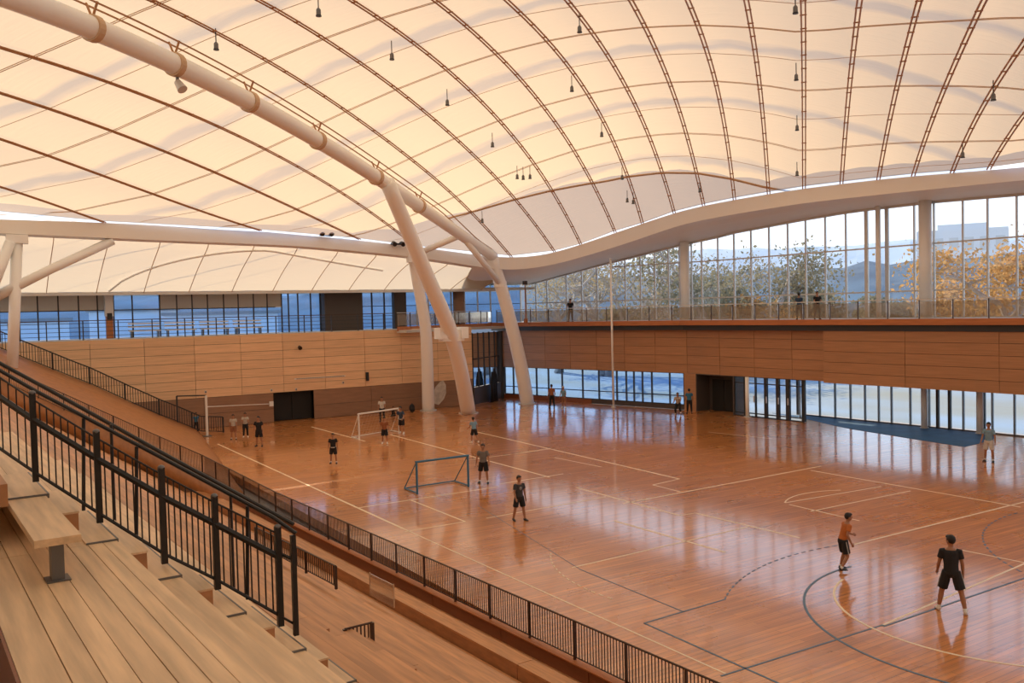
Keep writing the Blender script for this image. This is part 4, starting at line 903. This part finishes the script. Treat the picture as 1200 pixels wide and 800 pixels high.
# ------------------------------------------------------------------ people
def remesh(mb, vox, smooth=3):
    me = mb.mesh('tmp'); o = bpy.data.objects.new('tmp', me); COL.objects.link(o)
    m = o.modifiers.new('r', 'REMESH'); m.mode = 'VOXEL'; m.voxel_size = vox; m.use_smooth_shade = True
    s_ = o.modifiers.new('s', 'SMOOTH'); s_.iterations = smooth; s_.factor = .5
    dg = bpy.context.evaluated_depsgraph_get(); ev = o.evaluated_get(dg); out_ = bpy.data.meshes.new_from_object(ev)
    bpy.data.objects.remove(o); bpy.data.meshes.remove(me); return out_
def person(pos, face, h, label, shirt, short, pose=None, shoes='shoe', legs_long=False, sleeve=True, stripe=None, band=None, emblem=None, hair='hair', group=None, sock=True, skin='skin', rot=None, vox=.013):
    """face: heading in degrees in world (0 = +Y, positive towards -X)"""
    q = dict(lean=4, turn=0, ll=(4, 4, 4), rl=(-4, 4, 4), la=(5, 10, 15), ra=(-5, 10, 15), crouch=0); q.update(pose or {})
    R = math.radians; up = Vector((0, 0, 1))
    sit = q.get('sit')
    pel = Vector((0, 0, .53)); ln = R(q['lean']); tv = Vector((R(q.get('tilt', 0)), math.sin(ln), math.cos(ln))).normalized()
    ax = Vector((1, 0, 0)); ax = (ax-tv*ax.dot(tv)).normalized(); ay = tv.cross(ax)
    def leg(side, a, b, k):
        hip = pel+Vector((side*.052, 0, -.025)); d = Vector((side*math.sin(R(b)), math.sin(R(a))*math.cos(R(b)), -math.cos(R(a))*math.cos(R(b))))
        kn = hip+d*.245; d2 = Vector((side*math.sin(R(b*.7)), math.sin(R(a-k)), -math.cos(R(a-k)))).normalized(); an = kn+d2*.225; return hip, kn, an
    Ls = {1: leg(1, *q['rl']), -1: leg(-1, *q['ll'])}
    chest = pel+tv*.19; shz = pel+tv*.275; nk = pel+tv*.315; hd = pel+tv*.315+(tv*.6+up*.4).normalized()*.075+ay*-.0
    hfw = Vector((math.sin(R(q.get('hturn', 0))), math.cos(R(q.get('hturn', 0))), -.12)).normalized()
    hR = Matrix((Vector((hfw.y, -hfw.x, 0)).normalized(), hfw, Vector((hfw.y, -hfw.x, 0)).normalized().cross(hfw))).transposed()
    def arm(side, a, b, e):
        sh = shz+ax*side*.098-tv*.012; d = Vector((side*math.sin(R(b)), math.sin(R(a))*math.cos(R(b)), -math.cos(R(a))*math.cos(R(b))))
        el = sh+d*.165; d2 = Vector((side*math.sin(R(b*.4)), math.sin(R(a+e)), -math.cos(R(a+e)))).normalized(); wr_ = el+d2*.145; return sh, el, wr_, d2
    As = {1: arm(1, *q['ra']), -1: arm(-1, *q['la'])}
    def torso(mb, g, z0=-.06, z1=.30):
        prof_ = [(-.06, .074, .058), (0, .082, .062), (.08, .076, .056), (.16, .084, .058), (.235, .090, .058), (.270, .068, .044), (.30, .042, .036)]
        mb.rings([(pel+tv*z, ax*(a+g), ay*(b+g)) for z, a, b in prof_ if z0 <= z <= z1])
    b = MB(); torso(b, 0)
    b.tube([pel+tv*.28, hd], [.034, .03], 10)
    b.ell(hd+hR @ Vector((0, .005, .0)), (.046, .056, .066), hR, 14, 10); b.ell(hd+hR @ Vector((0, .022, -.03)), (.034, .035, .036), hR)
    b.ell(hd+hR @ Vector((0, .062, -.008)), (.009, .012, .016), hR, 8, 6)
    for s in (1, -1): b.ell(hd+hR @ Vector((s*.047, -.004, -.004)), (.007, .013, .018), hR, 8, 6)
    for s in (1, -1):
        hip, kn, an = Ls[s]; b.tube([hip+up*.02, hip+(kn-hip)*.35, kn, kn+(an-kn)*.35, an], [.05, .050, .033, .034, .021], 10)
        sh, el, wr_, d2 = As[s]; b.tube([sh-ax*s*.02, sh, sh+(el-sh)*.4, el, el+(wr_-el)*.35, wr_], [.03, .033, .029, .023, .023, .016], 10)
        b.tube([wr_-d2*.01, wr_+d2*.02, wr_+d2*.05], [(.015, .013), (.021, .012), (.021, .011)], 8)
    me = remesh(b, vox/h)
    # fingers (rooted inside the palm) joined to the body mesh
    fb = MB()
    for s in (1, -1):
        sh, el, wr_, d2 = As[s]; sd_ = ay if abs(d2.dot(ay)) < .8 else tv; fwd = (sd_-d2*sd_.dot(d2)).normalized(); inn_ = (-ax*s-d2*(-ax*s).dot(d2)).normalized()
        for i, L_ in enumerate((.036, .042, .039, .030)):
            o_ = wr_+d2*.045+fwd*(.016-i*.0105); fb.tube([o_, o_+d2*L_*.5+inn_*.002, o_+d2*L_*.85+inn_*.010], [.0055, .005, .004], 6)
        o_ = wr_+d2*.018+fwd*.014; fb.tube([o_, o_+d2*.016+fwd*.016+inn_*.004, o_+d2*.034+fwd*.02+inn_*.01], [.0065, .006, .0045], 6)
    bm = bmesh.new(); bm.from_mesh(me); t2 = fb.mesh('t', True); bm.from_mesh(t2); bpy.data.meshes.remove(t2)
    zmin = min(Ls[1][2].z, Ls[-1][2].z)-.042
    if sit: zmin = pel.z-.06
    off = Vector((0, 0, -zmin)); sc_ = Matrix.Scale(h, 4) @ Matrix.Translation(off)
    bm.transform(sc_); bm.to_mesh(me); bm.free(); me.polygons.foreach_set('use_smooth', [True]*len(me.polygons))
    o = empty('person', pos, R(face), label=label, cat='person', group=group)
    if sit: pass
    def add(nm, mesh_, m, xf=True, par=None):
        if xf: mesh_.transform(sc_)
        mesh_.materials.clear(); return link(nm, mesh_, m, par or o)
    me.name = 'body'; bo = add('body', me, skin, False)
    sb = MB(); torso(sb, .011, -.055, .285)
    if sleeve:
        for s in (1, -1):
            sh, el, wr_, d2 = As[s]; sb.tube([sh-ax*s*.03, sh, sh+(el-sh)*(.62)], [.032, .039, .041], 10)
    shm = remesh(sb, vox/h); so = add('shirt', shm, shirt)
    pb_ = MB(); pb_.rings([(pel+tv*z, ax*a, ay*c) for z, a, c in ((-.075, .07, .06), (-.03, .092, .075), (.035, .086, .066))])
    for s in (1, -1):
        hip, kn, an = Ls[s]; e_ = an+(kn-an)*.1 if legs_long else hip+(kn-hip)*.82
        pb_.tube([hip+up*.03, hip+(kn-hip)*.4, e_] if not legs_long else [hip+up*.03, hip+(kn-hip)*.4, kn, e_], [.058, .062, .062] if not legs_long else [.058, .06, .045, .034], 10)
    po = add('shorts' if not legs_long else 'trousers', remesh(pb_, vox/h), short)
    hb = MB(); hb.ell(hd+hR @ Vector((0, -.012, .016)), (.053, .058, .062), hR, 14, 10); hb.ell(hd+hR @ Vector((0, .022, .05)), (.042, .035, .022), hR, 12, 8)
    add('hair', hb.mesh('hair', True), hair)
    eb_ = MB()
    for s in (1, -1): eb_.ell(hd+hR @ Vector((s*.018, .055, .008)), (.006, .005, .004), hR, 8, 6)
    add('eyes', eb_.mesh('eyes', True), 'void', par=bo)
    for s in (1, -1):
        hip, kn, an = Ls[s]; toe = q.get('toe', {}).get(s, 10*s); f_ = Vector((math.sin(R(toe)), math.cos(R(toe)), 0)); c_ = Vector((an.x, an.y, an.z)); sd2 = Vector((f_.y, -f_.x, 0))
        m_ = MB().rings([(c_-f_*.032+up*-.014, sd2*.014, up*.016), (c_-f_*.022+up*-.012, sd2*.025, up*.03), (c_+f_*.02-up*.016, sd2*.026, up*.026), (c_+f_*.07-up*.025, sd2*.029, up*.017), (c_+f_*.108-up*.03, sd2*.017, up*.010)])
        add('shoe', m_.mesh('shoe', True), shoes)
        if sock and not legs_long: add('sock', MB().tube([an-up*.012, an+(kn-an)*.16], [.026, .027], 10).mesh('sock', True), 'goalwhite')
    if stripe:
        for s in (1, -1):
            hip, kn, an = Ls[s]; a_ = hip+ax*s*.061+up*.01; c_ = hip+(kn-hip)*.8+ax*s*.0625; add('side_stripe', MB().tube([a_, (a_+c_)/2+ax*s*.003, c_], .006, 6).mesh('side_stripe'), stripe, par=po)
    if band: add('waist_band', MB().rings([(pel+tv*z, ax*.094, ay*.076) for z in (-.01, .02)]).mesh('waist_band', True), band, par=po)
    if emblem: add('chest_print', MB().rings([(pel+tv*.19+ay*(.071 if (ay.y > 0) else -.071), ax*.035, tv*.04), (pel+tv*.19+ay*.078, ax*.03, tv*.035)]).mesh('chest_print', True), emblem, par=so)
    return o
C_ = cloth
C_('tee_black', (.012, .012, .014)); C_('tee_orange', (.50, .15, .03)); C_('tee_char', (.045, .045, .05)); C_('tee_grey', (.17, .16, .15)); C_('tee_pale', (.50, .44, .37)); C_('tee_blue', (.20, .34, .44)); C_('tee_teal', (.04, .17, .27)); C_('tee_rust', (.30, .10, .035)); C_('shorts_black', (.012, .012, .013)); C_('shorts_white', (.65, .62, .58)); C_('shorts_brown', (.28, .12, .06)); C_('tee_white', (.62, .58, .52)); C_('tee_navy', (.03, .06, .11)); C_('stripe_pale', (.6, .6, .6)); C_('print_grey', (.3, .3, .3))
def ph(x, yh, yf, z=0.): P = fl(x, yf, z); return P, (yf-yh)/F*pxd(P)
# heading towards camera / away from camera at a given point
def hdg(P, rel):   # rel 0 = looks away from the viewer, 180 = towards the viewer, positive = turned left in the picture
    return math.degrees(math.atan2(-(P[0]), P[1]))+rel
def put(x, yh, yf, rel, label, shirt, short, z=0., hmul=1.0, group='players on the court', **kw):
    P, hh = ph(x, yh, yf, z); return person(P, hdg(P, rel), hh*hmul, label, shirt, short, group=group, **kw)
put(1115, 627, 717, 8, 'person in black t-shirt and black striped shorts seen from behind, nearest to the viewer', 'tee_black', 'shorts_black', pose=dict(lean=6, ll=(8, 13, 4), rl=(-8, 14, 6), la=(8, 12, 22), ra=(-2, 12, 14), hturn=-35), stripe='stripe_pale', shoes='shoe', vox=.011, hmul=1.02)
put(988, 604, 668, -62, 'person in orange t-shirt crouching forward on the blue circle line', 'tee_orange', 'shorts_black', pose=dict(lean=17, ll=(14, 6, 28), rl=(8, 8, 42), la=(10, 12, 60), ra=(-25, 14, 50), hturn=10), shoes='shoed', hmul=1.09, vox=.011, stripe='stripe_pale')
put(609, 556, 610, -150, 'person in charcoal printed t-shirt standing at mid court', 'tee_char', 'shorts_black', pose=dict(lean=2, ll=(6, 8, 2), rl=(-6, 9, 6), la=(-4, 14, 10), ra=(6, 12, 30)), shoes='shoed', emblem='print_grey', sock=False)
put(391, 507, 543, 172, 'person in black t-shirt with white waistband left of the blue goal', 'tee_black', 'shorts_black', pose=dict(ll=(3, 6, 2), rl=(-3, 6, 2), la=(0, 14, 12), ra=(0, 14, 12)), shoes='shoed', band='tee_white')
put(567, 519, 566, 170, 'person in grey vest standing right beside the blue goal', 'tee_grey', 'shorts_black', pose=dict(lean=3, ll=(8, 8, 6), rl=(-4, 9, 3), la=(8, 16, 20), ra=(-8, 22, 12)), shoes='shoed')
put(556, 489, 519, 30, 'person in pale blue shirt jogging behind the blue goal', 'tee_blue', 'shorts_black', pose=dict(lean=10, ll=(16, 6, 20), rl=(-10, 6, 18), la=(10, 14, 45), ra=(-10, 14, 45)), hmul=1.04)
put(451, 488, 520, 180, 'person in rust brown vest in front of the white goal', 'tee_rust', 'shorts_black', pose=dict(ll=(2, 5, 2), rl=(-2, 5, 2), la=(0, 16, 18), ra=(0, 16, 18)))
put(471, 476, 508, 150, 'person in navy and white top at the right post of the white goal', 'tee_navy', 'shorts_black', pose=dict(lean=12, ll=(10, 7, 12), rl=(-4, 7, 8), la=(14, 16, 40), ra=(10, 18, 30)), band='tee_white', hmul=1.03)
put(448, 464, 494, 178, 'person in white shirt and dark trousers behind the white goal', 'tee_white', 'shorts_black', pose=dict(ll=(2, 4, 2), rl=(-2, 4, 2), la=(20, 10, 60), ra=(0, 12, 10)), legs_long=True, shoes='shoed', hmul=.98)
put(461, 474, 487, 180, 'person in dark clothes sitting low behind the white goal', 'tee_black', 'shorts_black', pose=dict(lean=18, sit=True, ll=(80, 16, 80), rl=(80, 16, 80), la=(50, 10, 40), ra=(50, 10, 40)), legs_long=True, shoes='shoed', hmul=1.75)
put(274, 485, 515, 175, 'person in pale tee and brown shorts, leftmost of the three by the tall frame', 'tee_pale', 'shorts_brown', pose=dict(ll=(3, 5, 2), rl=(-3, 5, 2)), shoes='shoed')
put(288, 483, 512, 178, 'person in grey tee and dark trousers, middle of the three by the tall frame', 'tee_pale', 'shorts_black', pose=dict(ll=(2, 4, 2), rl=(-2, 4, 2), la=(30, 10, 60), ra=(30, 10, 60)), legs_long=True, shoes='shoe')
put(304, 487, 523, 160, 'person all in black, rightmost of the three by the tall frame', 'tee_black', 'shorts_black', pose=dict(ll=(3, 7, 2), rl=(-3, 7, 2), la=(2, 14, 14), ra=(2, 14, 14)), shoes='shoed', sock=False)
put(230, 484, 507, 200, 'person in blue check top standing behind the foot of the ramp railing', 'tee_teal', 'shorts_black', pose=dict(lean=8), legs_long=True, shoes='shoed', hmul=1.05)
put(647, 450, 478, 20, 'person in orange vest and black trousers by the corner windows', 'tee_rust', 'shorts_black', pose=dict(la=(0, 14, 15), ra=(0, 14, 15), ll=(3, 5, 2), rl=(-3, 5, 2)), legs_long=True, shoes='shoed')
put(661, 453, 478, 150, 'person in pale blue top with bare legs by the corner windows', 'tee_blue', 'shorts_brown', pose=dict(lean=8, ll=(6, 7, 6), rl=(-4, 8, 4), la=(10, 14, 30), ra=(8, 12, 20)), hair='bark', hmul=1.04)
put(808, 455, 484, 10, 'person in blue shirt and black trousers beside the timber pier', 'tee_teal', 'shorts_black', pose=dict(la=(4, 16, 30), ra=(4, 16, 30)), legs_long=True, shoes='shoed')
put(795, 463, 485, 170, 'small person in pale top crouching next to the blue shirt person', 'tee_pale', 'shorts_black', pose=dict(lean=20, ll=(60, 8, 95), rl=(40, 8, 80), la=(40, 10, 40), ra=(30, 10, 40)), shoes='shoe', hmul=1.35, legs_long=True)
put(1159, 494, 541, 165, 'person in light blue tee and white shorts by the right glazing', 'tee_blue', 'shorts_white', pose=dict(ll=(3, 7, 3), rl=(-3, 7, 3), la=(0, 16, 20), ra=(4, 14, 24)), shoes='shoed')
for x, hh, rel, lab in ((932, 1.6, 15, 'person in dark clothes, left of the two on the right walkway'), (953, 1.65, 200, 'person in dark jacket, right of the two on the right walkway'), (663, 1.75, 180, 'person in black standing alone on the walkway by the corner')):
    p_ = hit(WPLAN, x, 376); p_ = np.array([p_[0]+.6, p_[1]+.2, 6.05]); person(p_, hdg(p_, rel), hh, lab, 'tee_black' if x != 932 else 'tee_navy', 'shorts_black', pose=dict(la=(20, 10, 50), ra=(20, 10, 50)), legs_long=True, shoes='shoed', group='people on the walkway', vox=.018)
# bag by the columns
p = fl(483, 471); p[1] -= .4; o = empty('backpack', fl(483, 483), label='black backpack on the floor left of the slim column', cat='bag')
MB().ell((0, 0, .3), (.22, .16, .3)).build('bag_body', 'tee_black', o, smooth=True); MB().ell((0, -.15, .2), (.16, .08, .14)).build('pocket', 'shorts_black', o, smooth=True); MB().tube([(-.06, 0, .58), (0, 0, .66), (.06, 0, .58)], .015, 6).build('loop', 'black', o)
# ------------------------------------------------------------------ outside
gr = MB(); gr.v = [(-300, -300, -.45), (900, -300, -.45), (900, 900, -.45), (-300, 900, -.45)]; gr.f = [(0, 1, 2, 3)]
gr.build('ground_outside', 'ground', label='dry ground and paving outside the hall', kind='structure')
def hillr(name, m, label, r0, hts, az0, az1, dep, seed, base=-.4):
    mb = MB(); n = 90; r_ = np.random.default_rng(seed); nz = np.convolve(r_.normal(size=n+8), np.ones(5)/5, 'same')[:n]
    for i in range(n):
        a = math.radians(az0+(az1-az0)*i/(n-1)); hh = np.interp(i/(n-1), [f for f, _ in hts], [h_ for _, h_ in hts])*(1+.10*nz[i])
        for j in range(7):
            f = j/6; d = r0+dep*f; mb.v.append((math.sin(a)*d, math.cos(a)*d, base+hh*math.sin(f*math.pi/2)**.8+(r_.normal()*hh*.02 if 0 < j else 0)))
    for i in range(n-1):
        for j in range(6): k = i*7+j; mb.f.append((k, k+7, k+8, k+1))
    return mb.build(name, m, label=label, kind='structure')
hillr('hill_near', 'hill', 'wooded hill with blue haze in its colour beyond the right glazing', 190, [(0, 12), (.25, 14), (.45, 16), (.6, 18), (.8, 21), (1, 22)], -30, 85, 120, 3)
hillr('hill_far', 'hill2', 'far ridge with pale haze in its colour on the horizon', 420, [(0, 20), (.3, 26), (.55, 36), (.8, 46), (1, 48)], -40, 90, 200, 5)
# low pale buildings far behind the left windows
for i, (az, d, w_, h_) in enumerate([(2, 150, 18, 7.5), (9, 170, 14, 8.9), (14, 160, 18, 8.0), (-6, 150, 16, 7.2)]):
    a = math.radians(az); o = empty('far_building', (math.sin(a)*d, math.cos(a)*d, -.45), -a, label=('low pale building', 'small pale building', 'wide pale building', 'leftmost pale building')[i]+' far outside the left windows', cat='building', group='far buildings')
    MB().box(-w_/2, w_/2, -4, 4, 0, h_).build('wall', 'bldg', o); MB().box(-w_/2-.5, w_/2+.5, -4.5, 4.5, h_, h_+.5).build('roof', 'concrete', o)
a = fl(1135, 700); P = CAM+ray(1128, 270)*330
o = empty('far_building', (P[0], P[1], 40), -math.radians(62), label='large pale block on the hill beyond the upper right glazing', cat='building', group='far buildings')
MB().box(-15, 15, -8, 8, -30, P[2]-40).build('wall', 'bldg', o); MB().box(-8, 8, -7, 7, P[2]-40, P[2]-38).build('roof', 'bldg', o)
for k in range(6): MB().box(-14+k*5, -11+k*5, -8.1, -8, P[2]-40-8, P[2]-40-3).build('window', 'lgrey', o)
def tree(x, ytop, ybase_z, d, spread, label, leaf='leaf', nl=5200, trunks=1, lean=.1, seed=0, crown=(.35, 1.0), size=.5, dense=1.0):
    r_ = np.random.default_rng(seed); B_ = CAM+ray(x, 391)*d; B_ = np.array([B_[0], B_[1], ybase_z]); T_ = CAM+ray(x, ytop)*d; hgt = T_[2]-ybase_z
    o = empty('tree', B_, label=label, cat='tree', group='trees outside the glazing'); tips = []
    tb = MB()
    def branch(p, d_, L_, r0, lev):
        pts = [p]; dd = d_.copy()
        for i in range(5):
            dd = dd+r_.normal(size=3)*.16; dd[2] += .05; dd /= np.linalg.norm(dd); pts.append(pts[-1]+dd*L_/5)
        tb.tube(pts, [r0*(1-.12*i) for i in range(6)], 6)
        if lev >= 3 or L_ < .8: tips.append(pts[-1]); tips.append(pts[3]); return
        for k in range(3 if lev < 2 else 2):
            f = pts[[3, 4, 5][k % 3]]; nd = dd+r_.normal(size=3)*np.array([.75, .75, .35])*(.6+spread); nd[2] = abs(nd[2])*.8+.15; nd /= np.linalg.norm(nd); branch(f, nd, L_*r_.uniform(.55, .75), r0*.58, lev+1)
        tips.append(pts[-1])
    for k in range(trunks):
        dd = np.array([r_.normal()*lean*2.2, r_.normal()*lean*2.2, 1.]); dd /= np.linalg.norm(dd); branch(np.array([r_.normal()*.5*(trunks > 1), r_.normal()*.5*(trunks > 1), 0]), dd, hgt*crown[0], hgt*.028, 0)
    tb.build('trunk', 'bark', o, smooth=True)
    tips = np.array(tips); zs = hgt/max(tips[:, 2].max(), .1); 
    fb = MB(); n = int(nl*dense*.6)
    ti = r_.integers(0, len(tips), n); rad = spread*hgt*.09+.25
    off = r_.normal(size=(n, 3))*np.array([rad, rad, rad*.6]); C0 = tips[ti]+off
    U = r_.normal(size=(n, 3)); U /= np.linalg.norm(U, axis=1)[:, None]; V = np.cross(U, r_.normal(size=(n, 3))); V /= np.linalg.norm(V, axis=1)[:, None]
    sz = size*r_.uniform(.5, 1.2, n)[:, None]; U = U*sz*.5; V = V*sz*.28
    vv = np.stack([C0-U, C0+V, C0+U, C0-V], 1).reshape(-1, 3); fb.v = [tuple(v) for v in vv]; fb.f = [(4*i, 4*i+1, 4*i+2, 4*i+3) for i in range(n)]
    fb.build('foliage', leaf, o, kind='stuff'); return o
tree(705, 258, -.4, 97, .55, 'tall gum tree with several pale trunks left in the upper glazing', 'leaf', 7000, 3, .16, 11, (.5, 1), .34)
tree(655, 282, -.4, 104, .5, 'leaning gum tree nearest to the glazed corner', 'leaf', 4500, 2, .2, 12, (.5, 1), .34)
tree(760, 262, -.4, 106, .5, 'gum tree with open crown left of the thick window column', 'leaf', 4500, 2, .15, 13, (.5, 1), .34)
tree(868, 246, -.4, 94, .75, 'big dark gum tree right of the thick window column', 'leafg', 11000, 2, .16, 14, (.45, 1), .5)
tree(880, 312, -.4, 95, .5, 'round orange bush tree below the big gum', 'leafo', 6000, 2, .1, 15, (.38, 1), .5)
tree(925, 305, -.4, 105, .5, 'dark bushy tree between two orange ones', 'leafg', 7000, 2, .1, 16, (.38, 1), .55)
tree(965, 315, -.4, 110, .45, 'small orange brown tree left of the slim window column', 'leafo', 6000, 1, .1, 17, (.38, 1), .55)
tree(1135, 285, -.4, 90, .55, 'golden tree right of the thick white window column', 'leafo', 8000, 2, .1, 18, (.4, 1), .5)
tree(1195, 222, -.4, 70, .6, 'tall orange gum tree at the right edge of the glazing', 'leafo', 11000, 2, .12, 19, (.45, 1), .45)
for i, (x, yt, d, lab) in enumerate([(1010, 328, 140, 'low dark shrub tree on the slope beyond the slim column'), (1060, 322, 140, 'low green shrub tree beside the thick white column'), (840, 322, 120, 'low dark shrub tree behind the walkway rail'), (745, 330, 120, 'low dark shrub tree behind the gum trunks')]): tree(x, yt, -.4, d, .6, lab, 'leafg', 4500, 2, .1, 30+i, (.35, 1), .7)
